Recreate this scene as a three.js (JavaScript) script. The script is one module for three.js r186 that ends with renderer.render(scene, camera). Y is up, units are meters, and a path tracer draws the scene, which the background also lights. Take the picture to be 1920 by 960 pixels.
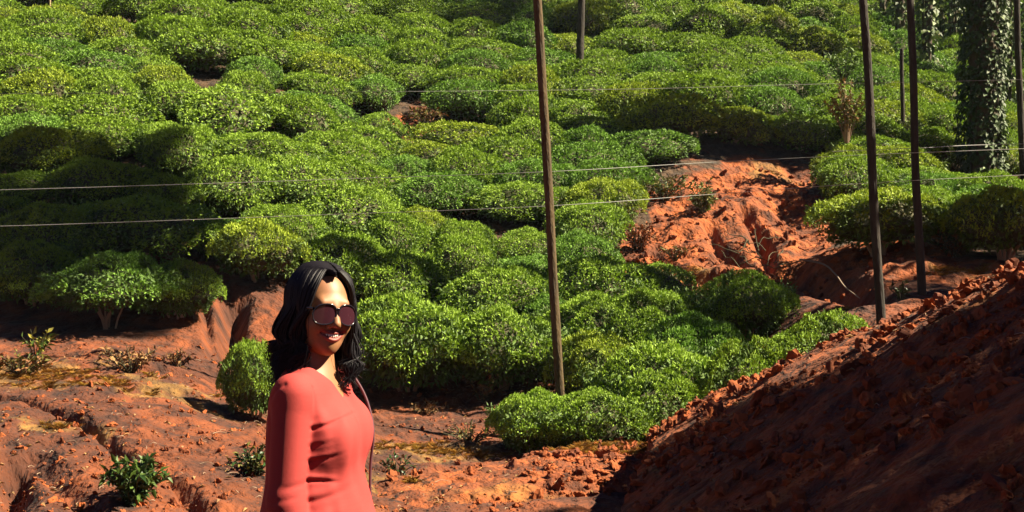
import * as THREE from 'three';
import { mergeGeometries } from 'three/addons/utils/BufferGeometryUtils.js';

// ------------------------------------------------------------------ camera, sky, sun, exposure
const scene = new THREE.Scene();
const EYE = 1.65, F = 2318;                       // eye height in metres; focal length in pixels of a 1920-wide picture
const camera = new THREE.PerspectiveCamera(2 * Math.atan(480 / F) * 180 / Math.PI, 2, 0.1, 900);
camera.position.set(0, EYE, 0);
camera.lookAt(0, EYE, -10);
scene.add(camera);

const renderer = new THREE.WebGLRenderer({ antialias: true });
renderer.setSize(1024, 512);
renderer.toneMapping = THREE.LinearToneMapping;
renderer.toneMappingExposure = 4;
renderer.shadowMap.enabled = true;

const SUN = new THREE.Vector3(0.72, 0.74, 0.02).normalize();
{ // clear deep-blue sky, paler towards the horizon
  const W = 64, H = 32, a = new Float32Array(W * H * 4);
  for (let j = 0; j < H; j++) for (let i = 0; i < W; i++) {
    const el = Math.max(0, Math.sin(((j + 0.5) / H - 0.5) * Math.PI)), k = Math.pow(1 - el, 3), o = (j * W + i) * 4;
    a[o] = 0.07 + 0.22 * k; a[o + 1] = 0.12 + 0.26 * k; a[o + 2] = 0.42 + 0.16 * k; a[o + 3] = 1;
  }
  const t = new THREE.DataTexture(a, W, H, THREE.RGBAFormat, THREE.FloatType);
  t.mapping = THREE.EquirectangularReflectionMapping; t.magFilter = THREE.LinearFilter; t.needsUpdate = true;
  scene.background = t; scene.environment = t;
  scene.environmentIntensity = 0.1; scene.backgroundIntensity = 0.1;
}
const sun = new THREE.DirectionalLight(new THREE.Color().setRGB(1, 0.87, 0.64), 5);
sun.target.position.set(0, 2, -14); sun.position.copy(sun.target.position).addScaledVector(SUN, 60);
sun.castShadow = true; sun.shadow.mapSize.set(4096, 4096);
Object.assign(sun.shadow.camera, { left: -32, right: 32, top: 32, bottom: -32, near: 1, far: 140 });
scene.add(sun, sun.target);

scene.fog = new THREE.FogExp2(new THREE.Color().setRGB(.5, .62, .8), .0003);        // thin morning haze

// ------------------------------------------------------------------ helpers
const V = (x, y, z) => new THREE.Vector3(x, y, z);
function rng(seed) { let s = seed >>> 0; return () => { s = (s + 0x6D2B79F5) | 0; let t = Math.imul(s ^ (s >>> 15), 1 | s); t = (t + Math.imul(t ^ (t >>> 7), 61 | t)) ^ t; return ((t ^ (t >>> 14)) >>> 0) / 4294967296; }; }
const lerp = (a, b, t) => a + (b - a) * t, clamp = (x, a, b) => Math.min(b, Math.max(a, x));
const smooth = (a, b, x) => { const t = clamp((x - a) / (b - a), 0, 1); return t * t * (3 - 2 * t); };
function h3(x, y, z) { let n = Math.imul(x, 374761393) + Math.imul(y, 668265263) + Math.imul(z, 1274126177); n = Math.imul(n ^ (n >>> 13), 1274126177); return ((n ^ (n >>> 16)) >>> 0) / 2147483648 - 1; }
function noise(x, y, z = 0) {
  const X = Math.floor(x), Y = Math.floor(y), Z = Math.floor(z), q = (t) => t * t * (3 - 2 * t), u = q(x - X), v = q(y - Y), w = q(z - Z);
  const p = (k) => lerp(lerp(h3(X, Y, Z + k), h3(X + 1, Y, Z + k), u), lerp(h3(X, Y + 1, Z + k), h3(X + 1, Y + 1, Z + k), u), v);
  return w === 0 ? p(0) : lerp(p(0), p(1), w);
}
function fbm(x, y, o = 4, z = 0) { let s = 0, a = 0.5; for (let i = 0; i < o; i++) { s += a * noise(x, y, z); x = x * 2.03 + 17.1; y = y * 2.03 - 9.7; a *= 0.5; } return s; }
const ridged = (x, y, o = 3) => { let s = 0, a = 0.5; for (let i = 0; i < o; i++) { s += a * (1 - Math.abs(noise(x, y)) * 2); x = x * 2.1 + 5.3; y = y * 2.1 + 8.9; a *= 0.5; } return s; };
const used = new Map();
function numbered(name) { const n = used.get(name) ?? 0; used.set(name, n + 1); return n ? name + '_' + String(n).padStart(3, '0') : name; }
function tag(o, label, category, group, kind) { if (label) o.userData.label = label; if (category) o.userData.category = category; if (group) o.userData.group = group; if (kind) o.userData.kind = kind; return o; }
function shade(o) { o.traverse((c) => { if (c.isMesh) { c.castShadow = true; c.receiveShadow = true; } }); return o; }
function mesh(name, g, m, parent) { const o = new THREE.Mesh(g, m); o.name = parent ? name : numbered(name); o.castShadow = o.receiveShadow = true; (parent ?? scene).add(o); return o; }
function thing(name, label, category, pos = V(0, 0, 0), group) { const o = new THREE.Group(); o.name = numbered(name); o.position.copy(pos); scene.add(o); return tag(o, label, category, group); }
function structure(name, g, m, label) { return tag(mesh(name, g, m), label, null, null, 'structure'); }
const C = (r, g, b) => new THREE.Color().setRGB(r, g, b);
const std = (r, g, b, rough = 0.9, more = {}) => new THREE.MeshStandardMaterial({ color: C(r, g, b), roughness: rough, side: THREE.DoubleSide, ...more });
function noiseTexture(size, fn, srgb) {
  const a = new Uint8Array(size * size * 4);
  for (let j = 0; j < size; j++) for (let i = 0; i < size; i++) { const c = fn(i / size, j / size), o = (j * size + i) * 4; for (let k = 0; k < 3; k++) a[o + k] = clamp(Math.round((c.length ? c[k] : c) * 255), 0, 255); a[o + 3] = 255; }
  const t = new THREE.DataTexture(a, size, size); t.wrapS = t.wrapT = THREE.RepeatWrapping; t.magFilter = THREE.LinearFilter; t.minFilter = THREE.LinearMipmapLinearFilter; t.generateMipmaps = true;
  if (srgb) t.colorSpace = THREE.SRGBColorSpace; t.needsUpdate = true; return t;
}
// a noise that repeats every p cells
function tileNoise(x, y, p, s) { const X = Math.floor(x), Y = Math.floor(y), q = (t) => t * t * (3 - 2 * t), u = q(x - X), v = q(y - Y), m = (k) => ((k % p) + p) % p, h = (i, j) => h3(m(X + i), m(Y + j), s); return lerp(lerp(h(0, 0), h(1, 0), u), lerp(h(0, 1), h(1, 1), u), v); }
const tileFbm = (u, v, p, o, s) => { let r = 0, a = 0.5; for (let i = 0; i < o; i++) { r += a * tileNoise(u * p, v * p, p, s + i); p *= 2; a *= 0.55; } return r; };

// ------------------------------------------------------------------ the lie of the land: heights by bearing (x / depth) and depth
const COLS = [-700, -300, 0, 250, 500, 700, 900, 1100, 1300, 1400, 1500, 1650, 1840, 2200, 2800].map((p) => (p - 960) / F);
const LAND = [
  [3, 0, 0, 0, 0, 0, 0, 0, 0, 0, 0, 0, 0, 0, 0, 0],
  [6, .4, .28, .2, .1, .0, -.05, -.1, -.1, -.1, -.1, -.1, 0, .1, .3, .5],
  [7.5, .55, .42, .32, .24, .1, -.02, -.08, -.1, -.1, -.1, 0, 0, .1, .4, .7],
  [9, .7, .6, .5, .42, .2, .0, -.05, -.05, -.1, -.1, -.1, 0, .2, .5, .9],
  [10.5, .85, .75, .6, .55, .25, -.02, -.08, -.1, -.1, -.02, .15, .4, .6, .8, 1.1],
  [12, 1, .9, .75, .72, .4, .06, 0, -.02, 0, .1, .4, .8, .95, 1.1, 1.3],
  [13, 1.1, 1, .88, .85, .6, .19, .15, .22, .3, .35, .75, 1.1, 1.2, 1.3, 1.5],
  [14.5, 1.6, 1.5, 1.45, 1.45, 1.25, .75, .7, .75, .8, .85, 1.15, 1.5, 1.5, 1.5, 1.7],
  [16, 2.1, 2.1, 2.15, 2.1, 1.9, 1.4, 1.3, 1.25, 1.4, 1.45, 1.5, 1.8, 1.8, 1.75, 1.8],
  [18, 3, 3, 3.05, 3, 2.8, 2.3, 2.2, 2.1, 2.25, 2.27, 2.2, 2.35, 2.2, 2, 2],
  [20, 3.95, 3.95, 4, 3.95, 3.8, 3.3, 3.1, 3, 3.15, 3.1, 3, 3, 2.65, 2.3, 2.2],
  [22.5, 5, 5.05, 5.1, 5.05, 4.9, 4.5, 4.35, 4.2, 4.3, 4.2, 4.05, 3.9, 3.35, 2.9, 2.6],
  [25, 6, 6.15, 6.2, 6.2, 6.1, 5.75, 5.6, 5.4, 5.4, 5.3, 5.1, 4.8, 4.2, 3.6, 3.2],
  [30, 8.3, 8.4, 8.5, 8.5, 8.4, 8.2, 8.1, 7.9, 7.8, 7.6, 7.2, 6.7, 6, 5.2, 4.6],
  [38, 12, 12, 12, 12, 12, 12, 11.8, 11.5, 11.3, 11, 10.4, 9.6, 8.6, 7.6, 7],
  [46, 15.6, 15.6, 15.6, 15.6, 15.6, 15.6, 15.3, 15, 14.8, 14.4, 13.6, 12.6, 11.4, 10.2, 9.4],
];
const cr = (a, b, c, d, t) => b + 0.5 * t * (c - a + t * (2 * a - 5 * b + 4 * c - d + t * (3 * (b - c) + d - a)));
function landY(x, z) {
  const d = -z;
  if (d <= 3) return 0;
  const u = clamp(x / d, COLS[0], COLS[COLS.length - 1]);
  let i = 0; while (i < COLS.length - 2 && u > COLS[i + 1]) i++;
  let j = 0; const dd = Math.min(d, 46); while (j < LAND.length - 2 && dd > LAND[j + 1][0]) j++;
  const s = (u - COLS[i]) / (COLS[i + 1] - COLS[i]), t = (dd - LAND[j][0]) / (LAND[j + 1][0] - LAND[j][0]), n = COLS.length - 1, m = LAND.length - 1;
  const row = (k) => { const r = LAND[clamp(k, 0, m)]; return cr(r[1 + Math.max(i - 1, 0)], r[1 + i], r[2 + i], r[1 + Math.min(i + 2, n)], s); };
  const y = cr(row(j - 1), row(j), row(j + 1), row(j + 2), t);
  return d <= 46 ? y : y + 0.42 * (Math.min(d, 70) - 46) + 0.04 * Math.max(0, d - 70);
}
// the spoil bank: a crest line that climbs to the right and towards the camera
const CREST = new THREE.CatmullRomCurve3([V(-2.4, -.25, -8.3), V(-1.5, -.1, -8.7), V(-.8, .0, -9.0), V(.15, .1, -9.5), V(.75, .1, -10.1), V(1.18, .1, -10.4), V(1.62, .4, -9.8), V(2.1, .8, -9.05), V(2.6, 1.15, -8.25), V(3.1, 1.5, -7.5), V(3.8, 1.86, -6.5), V(4.6, 2.3, -5.2), V(5.2, 2.5, -3), V(5.5, 2.5, 0), V(5.6, 2.4, 4)]).getSpacedPoints(150);
function bankY(x, z) {
  let best = 1e9, at = 0, side = 1, hc = 0;
  for (let i = 0; i < CREST.length - 1; i++) {
    const a = CREST[i], b = CREST[i + 1], ex = b.x - a.x, ez = b.z - a.z, t = clamp(((x - a.x) * ex + (z - a.z) * ez) / (ex * ex + ez * ez), 0, 1);
    const dx = x - a.x - ex * t, dz = z - a.z - ez * t, q = dx * dx + dz * dz;
    if (q < best) { best = q; at = i; side = ex * dz - ez * dx; hc = lerp(a.y, b.y, t); }
  }
  const r = Math.sqrt(best), rr = Math.sqrt(r * r + 0.02) - 0.14;
  return side > 0 ? hc - 0.1 * rr - 0.44 * (Math.sqrt((rr - 0.5) ** 2 + 0.02) + rr - 0.5) / 2 : hc - lerp(0.95, 0.1, smooth(60, 130, at)) * rr;   // side > 0: the face towards the road
}
const groundAt = (x, z) => Math.max(landY(x, z), x > -3 && x < 8 && z > -13 && z < 3 ? bankY(x, z) : -9);
// where the line of sight through a pixel of the 1920-wide photograph meets the land
function pick(px, py, land = landY) {
  for (let d = 1.4; d < 60; d += 0.03) { const x = (px - 960) / F * d, y = EYE - (py - 480) / F * d; if (y <= land(x, -d)) return V(x, y, -d); }
  return V(0, 0, -60);
}
const at = (px, py, d) => V((px - 960) / F * d, EYE - (py - 480) / F * d, -d);

// ------------------------------------------------------------------ ground
const gully = (pts, w, depth) => ({ pts: pts.map(([x, y]) => pick(x, y)), w, depth });
const GULLIES = [
  gully([[-60, 730], [0, 745], [80, 762], [160, 795], [235, 850]], .05, .13),
  gully([[310, 890], [350, 920], [385, 975]], .06, .12),
  gully([[-10, 960], [15, 900], [25, 860]], .12, .28),
  gully([[60, 850], [110, 900], [180, 965]], .08, .1),
  gully([[440, 560], [432, 620], [425, 670]], .14, .35),
  gully([[380, 560], [395, 620], [400, 660]], .07, .15),
  gully([[1395, 395], [1430, 450], [1445, 500]], .1, .25),
  gully([[1330, 420], [1350, 460], [1400, 495]], .09, .18),
  gully([[1480, 500], [1560, 530], [1640, 560]], .2, .25),
  gully([[1340, 355], [1400, 365], [1500, 380]], .05, .1),
  gully([[1230, 470], [1280, 500], [1330, 515]], .12, .2),
  gully([[690, 880], [760, 890], [860, 880]], .07, .1),
  gully([[250, 690], [330, 700], [420, 720]], .08, .07),
];
function gullyDepth(x, z) {
  let s = 0;
  for (const g of GULLIES) for (let i = 0; i < g.pts.length - 1; i++) {
    const a = g.pts[i], b = g.pts[i + 1]; if (Math.abs(x - a.x) > 2.5 || Math.abs(z - a.z) > 2.5) continue;
    const ex = b.x - a.x, ez = b.z - a.z, t = clamp(((x - a.x) * ex + (z - a.z) * ez) / (ex * ex + ez * ez), 0, 1), r = Math.hypot(x - a.x - ex * t, z - a.z - ez * t) / g.w;
    if (r < 3) s = Math.max(s, g.depth * Math.exp(-r * r));
  }
  return s;
}
// patches of bare earth and of dry grass: [pixel x, pixel y, radius along x, radius along z in metres]
const blob = ([px, py, rx, rz]) => { const p = pick(px, py); return [p.x, p.z, rx, rz]; };
const BARE = [[1400, 400, 1.5, 1.9], [1290, 480, 1.1, 1.2], [1560, 500, 1.5, .9], [1740, 500, 1.2, .8], [1440, 325, .8, .8], [770, 235, .5, .4], [380, 190, .35, .35]].map(blob);
const GRASS = [[160, 715, 1.5, .45], [30, 690, .8, .6], [800, 850, .8, .5], [620, 880, .6, .5], [110, 800, .5, .18], [1150, 880, 0.9, .2], [1000, 888, .8, .2], [1440, 320, .5, .4], [1800, 510, .5, .3], [1560, 590, .5, .3], [1300, 500, .4, .3],].map(blob);
const LEDGE = [[1180, 850, .55, .3], [1080, 868, .6, .3], [960, 880, .7, .3], [820, 892, .6, .25]].map(blob);
const inBlob = (list, x, z) => { let s = -9; for (const [cx, cz, rx, rz] of list) s = Math.max(s, 1 - Math.hypot((x - cx) / rx, (z - cz) / rz)); return s; };
function roughness(x, z) {
  const d = -z, near = smooth(14.5, 12, d), bare = smooth(0, .35, inBlob(BARE, x, z));
  let y = 0.05 * fbm(x * 1.1, z * 1.1, 3) + (0.012 + 0.045 * near) * fbm(x * 4.5, z * 4.5, 3) + near * 0.02 * fbm(x * 13, z * 13, 2);
  y += bare * (0.16 * (ridged(x * 1.7 + 3, z * 1.7, 4) - .4) + .03 * fbm(x * 9, z * 9, 2));
  const lumps = smooth(.1, .5, fbm(x * .8 + 40, z * .8, 2) + .3) * near;
  y += lumps * 0.035 * Math.max(0, ridged(x * 3.2 + 8, z * 3.2, 3) - .25);
  if (d < 24) y -= gullyDepth(x, z);
  return y * smooth(2.2, 4.5, d);
}
const SOIL = [.155, .037, .007], SOIL2 = [.082, .021, .006], OCHRE = [.23, .12, .024], SUBSOIL = [.31, .074, .011], LITTER = [.06, .03, .011];
function soilColor(x, z, bank) {
  const n = fbm(x * 1.7 + 7, z * 1.7, 5) * 1.3, m = fbm(x * 5 + 3, z * 5 + 11, 3);
  const k = smooth(-.25, .25, n + .5 * m), c = [0, 1, 2].map((i) => lerp(SOIL[i], SOIL2[i], k));
  const f = bank ? .75 : smooth(-.1, .25, inBlob(BARE, x, z) + .3 * m); for (let i = 0; i < 3; i++) c[i] = lerp(c[i], SUBSOIL[i], f * smooth(-.35, .2, m + .4 * n + .1));
  const g = bank ? Math.max(smooth(.18, .36, fbm(x * 2.1 + 31, z * 2.1 + 5, 4)) * .5, smooth(-.05, .3, inBlob(LEDGE, x, z) + .5 * m)) : smooth(.0, .35, inBlob(GRASS, x, z) + .55 * m + .2 * n) * (inBlob(GRASS, x, z) > -.5 ? 1 : 0);
  for (let i = 0; i < 3; i++) c[i] = lerp(c[i], OCHRE[i] * (.75 + .9 * (fbm(x * 11, z * 11, 3) + .2)), g * smooth(-.25, .15, fbm(x * 6 + 70, z * 6, 3)) * .8);
  if (!bank && -z > 15 && inBlob(BARE, x, z) < .05) { const l = smooth(-.3, -.05, m + n * .4 + .12); for (let i = 0; i < 3; i++) c[i] = lerp(c[i], LITTER[i], l); }
  return c;
}
const soilBump = noiseTexture(512, (u, v) => .5 + .5 * tileFbm(u, v, 12, 6, 3));
const soilMap = noiseTexture(512, (u, v) => { const a = tileFbm(u, v, 9, 6, 11), b = tileNoise(u * 150, v * 150, 150, 5), s = .72 + .75 * a + (b > .84 ? .3 : 0) - (b < -.8 ? .3 : 0); return [s, s * .98, s * .95]; });
const soil = new THREE.MeshStandardMaterial({ vertexColors: true, roughness: .95, map: soilMap, bumpMap: soilBump, bumpScale: .09, side: THREE.DoubleSide });
function lines(...runs) { const o = [runs[0]]; for (let i = 1; i < runs.length; i++) { const [to, step] = runs[i], from = o[o.length - 1], n = Math.max(1, Math.round(Math.abs(to - from) / step)); for (let k = 1; k <= n; k++) o.push(lerp(from, to, k / n)); } return o; }
function sheet(xs, zs, yAt, colorAt, keep) {
  const nx = xs.length, nz = zs.length, p = new Float32Array(nx * nz * 3), c = new Float32Array(nx * nz * 3), uv = new Float32Array(nx * nz * 2), idx = [];
  for (let j = 0; j < nz; j++) for (let i = 0; i < nx; i++) { const k = j * nx + i, x = xs[i], z = zs[j]; p.set([x, yAt(x, z), z], k * 3); c.set(colorAt(x, z), k * 3); uv.set([x / 1.4, z / 1.4], k * 2); }
  for (let j = 0; j < nz - 1; j++) for (let i = 0; i < nx - 1; i++) { const a = j * nx + i, b = a + 1, e = a + nx, f = e + 1; if (keep && ![a, b, e, f].some((k) => keep(p[k * 3], p[k * 3 + 1], p[k * 3 + 2]))) continue; idx.push(a, b, e, b, f, e); }
  const g = new THREE.BufferGeometry(); g.setAttribute('position', new THREE.BufferAttribute(p, 3)); g.setAttribute('color', new THREE.BufferAttribute(c, 3)); g.setAttribute('uv', new THREE.BufferAttribute(uv, 2)); g.setIndex(idx); g.computeVertexNormals(); return g;
}
structure('ground', sheet(
  lines(-260, [-60, 40], [-14, 4], [-6.2, .13], [5.5, .045], [13, .13], [60, 4], [260, 40]),
  lines(260, [60, 40], [4, 4], [-3, .5], [-6, .12], [-14, .045], [-24, .085], [-40, .3], [-70, 3], [-400, 30]),
  (x, z) => landY(x, z) + roughness(x, z), (x, z) => soilColor(x, z, false)), soil, 'red earth hillside and slope under the tea bushes, with ochre dry grass patches');

// bank
function bankRough(x, z) {
  const big = Math.max(0, ridged(x * 1.5 + 2, z * 1.5 + 4, 2) - .2), lump = Math.max(0, ridged(x * 4.1, z * 4.1 + 3, 3) - .3);
  return .07 * fbm(x * 1.2 + 9, z * 1.2, 3) + .03 * big + .04 * lump + .018 * fbm(x * 13, z * 13, 3);
}
const bankSurface = (x, z) => bankY(x, z) + bankRough(x, z);
structure('earth_bank', sheet(lines(-2.6, [5.2, .03], [8, .1]), lines(-12.4, [-4, .03], [1, .08], [3, .2]), bankSurface, (x, z) => soilColor(x, z, true), (x, y, z) => y > landY(x, z) - .25),
  soil, 'crumbling bank of freshly dug red earth rising along the road edge');

// ------------------------------------------------------------------ leaves
class Leaves {
  constructor() { this.p = []; this.n = []; this.c = []; this.i = []; }
  leaf(b, dir, nrm, L, W, fold = .25, tint = 1, bend = 0) {
    const s = new THREE.Vector3().crossVectors(dir, nrm).normalize(), n = new THREE.Vector3().crossVectors(s, dir).normalize(), k = this.p.length / 3;
    const put = (q, m) => { this.p.push(q.x, q.y, q.z); this.n.push(m.x, m.y, m.z); this.c.push(tint, tint, tint * .95); };
    const mid = b.clone().addScaledVector(dir, L * .45).addScaledVector(n, fold * W);
    put(b, n);
    put(mid.clone().addScaledVector(s, W / 2), n.clone().addScaledVector(s, -.45).normalize());
    put(b.clone().addScaledVector(dir, L).addScaledVector(n, -bend * L), n.clone().addScaledVector(dir, bend).normalize());
    put(mid.addScaledVector(s, -W / 2), n.clone().addScaledVector(s, .45).normalize());
    this.i.push(k, k + 1, k + 2, k, k + 2, k + 3);
  }
  geometry() {
    const g = new THREE.BufferGeometry(); g.setAttribute('position', new THREE.Float32BufferAttribute(this.p, 3)); g.setAttribute('normal', new THREE.Float32BufferAttribute(this.n, 3)); g.setAttribute('color', new THREE.Float32BufferAttribute(this.c, 3)); g.setIndex(this.i); return g;
  }
}
const leafMat = (r, g, b, rough, tr = .3) => new THREE.MeshPhysicalMaterial({ color: C(r, g, b), roughness: rough, transmission: tr, thickness: 0, specularIntensity: .45, vertexColors: true, side: THREE.DoubleSide });
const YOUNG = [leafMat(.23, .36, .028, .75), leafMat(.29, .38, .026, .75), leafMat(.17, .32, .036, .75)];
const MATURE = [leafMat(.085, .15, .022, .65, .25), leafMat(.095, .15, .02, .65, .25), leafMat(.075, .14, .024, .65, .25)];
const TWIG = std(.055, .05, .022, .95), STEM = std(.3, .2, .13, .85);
const dirRand = (r) => { const a = r() * 6.2832, z = r() * 2 - 1, q = Math.sqrt(1 - z * z); return V(q * Math.cos(a), z, q * Math.sin(a)); };
function tube(pts, r0, r1, seg = 10, sides = 6) {
  const curve = new THREE.CatmullRomCurve3(pts), g = new THREE.TubeGeometry(curve, seg, 1, sides), p = g.attributes.position, q = new THREE.Vector3();
  for (let i = 0; i <= seg; i++) { curve.getPointAt(i / seg, q); const r = lerp(r0, r1, i / seg); for (let j = 0; j <= sides; j++) { const k = i * (sides + 1) + j; p.setXYZ(k, q.x + (p.getX(k) - q.x) * r, q.y + (p.getY(k) - q.y) * r, q.z + (p.getZ(k) - q.z) * r); } }
  return g;
}
// one tea bush of radius 1 and height 1, to be scaled: young shoots on the plucked table, mature leaves round the sides
function bushGeometry(seed, nYoung, nMature, leaf, skirt = .2, sr = .04) {
  const r = rng(seed), ph = [r() * 6, r() * 6, r() * 6, r() * 6], RR = (t) => 1 + .1 * Math.sin(2 * t + ph[0]) + .08 * Math.sin(3 * t + ph[1]) + .05 * Math.sin(5 * t + ph[2]) + .03 * Math.sin(9 * t + ph[3]);
  const lump = (x, z) => .09 * noise(x * 2.2 + seed, z * 2.2) + .05 * noise(x * 5 + seed, z * 5 + 3);
  const topY = (q) => 1 - (seed < 30 ? .38 : .37) * Math.pow(q, 2.5);
  const young = new Leaves(), mature = new Leaves();
  const K = .75;                                             // typical size of a bush, so that leaves keep their real size
  for (let i = 0; i < nYoung; i++) {
    const t = r() * 6.2832, q = Math.sqrt(r()) * 1.13, qq = Math.min(q, 1.03), x = Math.cos(t) * qq * RR(t), z = Math.sin(t) * qq * RR(t), drop = Math.max(0, q - 1.03) * 1.7 * r(), y = topY(qq) + lump(x, z) - .02 - .06 * r() * r() - drop;
    if (noise(x * 4 + 9, z * 4 + seed) < -.5) continue;
    const b = V(x, y, z), lean = V(Math.cos(t) * q * .5, .55, Math.sin(t) * q * .5).addScaledVector(dirRand(r), .8).normalize();
    const sz = leaf * (.6 + .6 * r()) / K;
    young.leaf(b, lean, dirRand(r).addScaledVector(V(0, 1, 0), 1.1), sz, sz * .46, .2, .82 + .36 * r(), .15);
  }
  for (let i = 0; i < nMature; i++) {
    const t = r() * 6.2832; let b, out;
    if (r() < .42) { const q = Math.sqrt(r()); b = V(Math.cos(t) * q * RR(t), 0, Math.sin(t) * q * RR(t)); b.y = topY(q) + lump(b.x, b.z) - .05 - .13 * r(); out = V(Math.cos(t) * q * .7, 1, Math.sin(t) * q * .7); } else {
      const v = Math.pow(r(), .8), y = .8 - (.8 - skirt) * v, w = RR(t) * (1.0 - .32 * Math.pow(v, 1.6)) * (1 - .16 * r()) + .09 * noise(t * 2.5 + seed, y * 4); b = V(Math.cos(t) * w, y, Math.sin(t) * w); out = V(Math.cos(t), .35, Math.sin(t)); }
    const dir = out.clone().addScaledVector(dirRand(r), 1.0).addScaledVector(V(0, -1, 0), .25).normalize(), sz = leaf * (.8 + .9 * r()) / K;
    mature.leaf(b, dir, out.clone().addScaledVector(dirRand(r), .7).addScaledVector(V(0, 1, 0), .4), sz, sz * .46, .12, .65 + .7 * r(), .2);
  }
  // opaque filler hull against see-through; its dark colour stands for inner shade
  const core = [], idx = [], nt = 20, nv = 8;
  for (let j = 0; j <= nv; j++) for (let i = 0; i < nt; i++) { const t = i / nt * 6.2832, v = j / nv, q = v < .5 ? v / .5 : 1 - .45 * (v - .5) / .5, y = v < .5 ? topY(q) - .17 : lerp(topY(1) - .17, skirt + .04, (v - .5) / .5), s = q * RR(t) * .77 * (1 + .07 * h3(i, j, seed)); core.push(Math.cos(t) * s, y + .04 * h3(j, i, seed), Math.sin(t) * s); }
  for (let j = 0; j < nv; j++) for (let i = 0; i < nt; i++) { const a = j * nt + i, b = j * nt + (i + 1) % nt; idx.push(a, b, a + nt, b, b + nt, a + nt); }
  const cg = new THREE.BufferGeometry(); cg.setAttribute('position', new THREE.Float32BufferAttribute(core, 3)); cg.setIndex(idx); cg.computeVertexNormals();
  const stems = []; for (let k = 0; k < 6; k++) { const a = r() * 6.28, e = .25 + .4 * r(); stems.push(tube([V(Math.cos(a) * .05, -.25, Math.sin(a) * .05), V(Math.cos(a) * e * .3, .15, Math.sin(a) * e * .3), V(Math.cos(a + .3) * e, .55, Math.sin(a + .3) * e)], sr, sr / 2, 6, 5)); }
  return { young: young.geometry(), mature: mature.geometry(), core: cg, stems: mergeGeometries(stems) };
}
const bushKinds = {};
function bushProto(kind, v, tone) {
  const key = kind + v + tone;
  if (!bushKinds[key]) {
    const gk = kind + v; bushKinds.g ??= {};
    const g = bushKinds.g[gk] ??= kind === 'umbrella' ? bushGeometry(71 + v, 6200, 5200, .045, .34, .018) : kind === 'near' ? bushGeometry(11 + v, 7800, 6200, .043) : kind === 'mid' ? bushGeometry(31 + v, 5000, 3200, .048) : bushGeometry(51 + v, 3200, 1700, .06);
    const o = new THREE.Group();
    const add = (n, gg, m) => { const c = new THREE.Mesh(gg, m); c.name = n; o.add(c); };
    add('young_shoots', g.young, YOUNG[tone]); add('foliage', g.mature, MATURE[tone]); add('dark_core', g.core, TWIG); add('stem', g.stems, STEM);
    shade(o); bushKinds[key] = o;
  }
  return bushKinds[key];
}
const allBushes = [];
const brnd = rng(77);
function bush(p, w, h, o = {}) {
  const d = -p.z, kind = o.kind ?? (d < 14.6 ? 'near' : d < 19 ? 'mid' : 'far'), v = Math.floor(brnd() * 4), t = brnd(), tone = o.tone ?? (t < .62 ? 0 : t < .82 ? 1 : 2);
  const b = bushProto(kind, v, tone).clone(); b.name = numbered('tea_bush'); scene.add(b);
  const eps = .5, gz = (landY(p.x, p.z - eps) - landY(p.x, p.z + eps)) / (2 * eps), gx = (landY(p.x + eps, p.z) - landY(p.x - eps, p.z)) / (2 * eps);
  b.position.copy(p); b.scale.set(w / 2, h, w / 2 * (o.deep ?? 1));
  const spin = new THREE.Quaternion().setFromAxisAngle(V(0, 1, 0), o.deep && o.deep !== 1 ? (brnd() < .5 ? 0 : Math.PI) + (brnd() - .5) * .3 : brnd() * 6.28);
  const k = o.tilt ?? .55; b.quaternion.setFromUnitVectors(V(0, 1, 0), V(-gx * k, 1, gz * k).normalize()).multiply(spin);
  b.userData = {}; tag(b, o.label, 'tea bush', o.group ?? 'clipped tea bushes covering the hillside');
  allBushes.push({ b, p, w, tone, fixed: !!o.label });
  return b;
}
// a bush whose top shows at a given pixel: finds the depth at which ground + height meets that line of sight
function bushTop(px, top, wpx, h, o = {}) {
  let p = V(0, 0, -30);
  for (let d = o.from ?? 9; d < 45; d += .03) { const x = (px - 960) / F * d, y = EYE - (top - 480) / F * d; if (y <= landY(x, -d) + h) { p = V(x, landY(x, -d) - .05, -d); break; } }
  if (o.d) { p = V((px - 960) / F * o.d, 0, -o.d); p.y = landY(p.x, p.z) - .05; h = EYE - (top - 480) / F * o.d - p.y; }
  return bush(p, wpx / F * -p.z, h + .05, o);
}

// ------------------------------------------------------------------ tea bushes
bushTop(478, 660, 128, .62, { d: 10.4, deep: .8, tilt: .1, label: 'small square-clipped tea bush on bare earth just behind the woman\'s shoulder' });
bushTop(205, 490, 270, .6, { d: 13.1, kind: 'umbrella', tilt: .1, deep: .8, label: 'shaded flat-topped tea bush with bare forked stems at the edge of the dirt slope' });
bushTop(330, 500, 150, .6, { d: 13.5, tilt: .2, label: 'dark shaded tea bush between the flat-topped bush and the crumbling red scarp' });
bushTop(60, 470, 190, .8, { d: 13.7, tilt: .2, label: 'deeply shaded tea bush beside the red earth patch at the left border' });
bushTop(484, 420, 180, .75, { d: 14.7, tone: 1, tilt: .25, label: 'domed tea bush with bright yellow-green top above the scarp behind the woman\'s head' });  // yellower leaf tone set by hand: young flush, plus sunlight put into the colour
bushTop(765, 572, 270, .9, { d: 13.2, tilt: .35, label: 'big rounded tea bush right beside the woman\'s face' });
bushTop(935, 586, 240, .9, { d: 13.3, tilt: .35, label: 'tall rounded tea bush over the bare red path, between the woman and the tall pole' });
bushTop(1005, 748, 190, .6, { d: 10.9, tilt: .25, label: 'low tea bush with dark leafy front just left of the tall leaning pole\'s foot' });
bushTop(1110, 745, 220, .62, { d: 10.8, tilt: .25, label: 'low tea bush with dark leafy front just right of the tall leaning pole\'s foot' });
bushTop(1235, 718, 210, .6, { d: 11, tilt: .25, label: 'low tea bush where the hedge at the tall pole\'s foot meets the spoil bank' });
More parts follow.
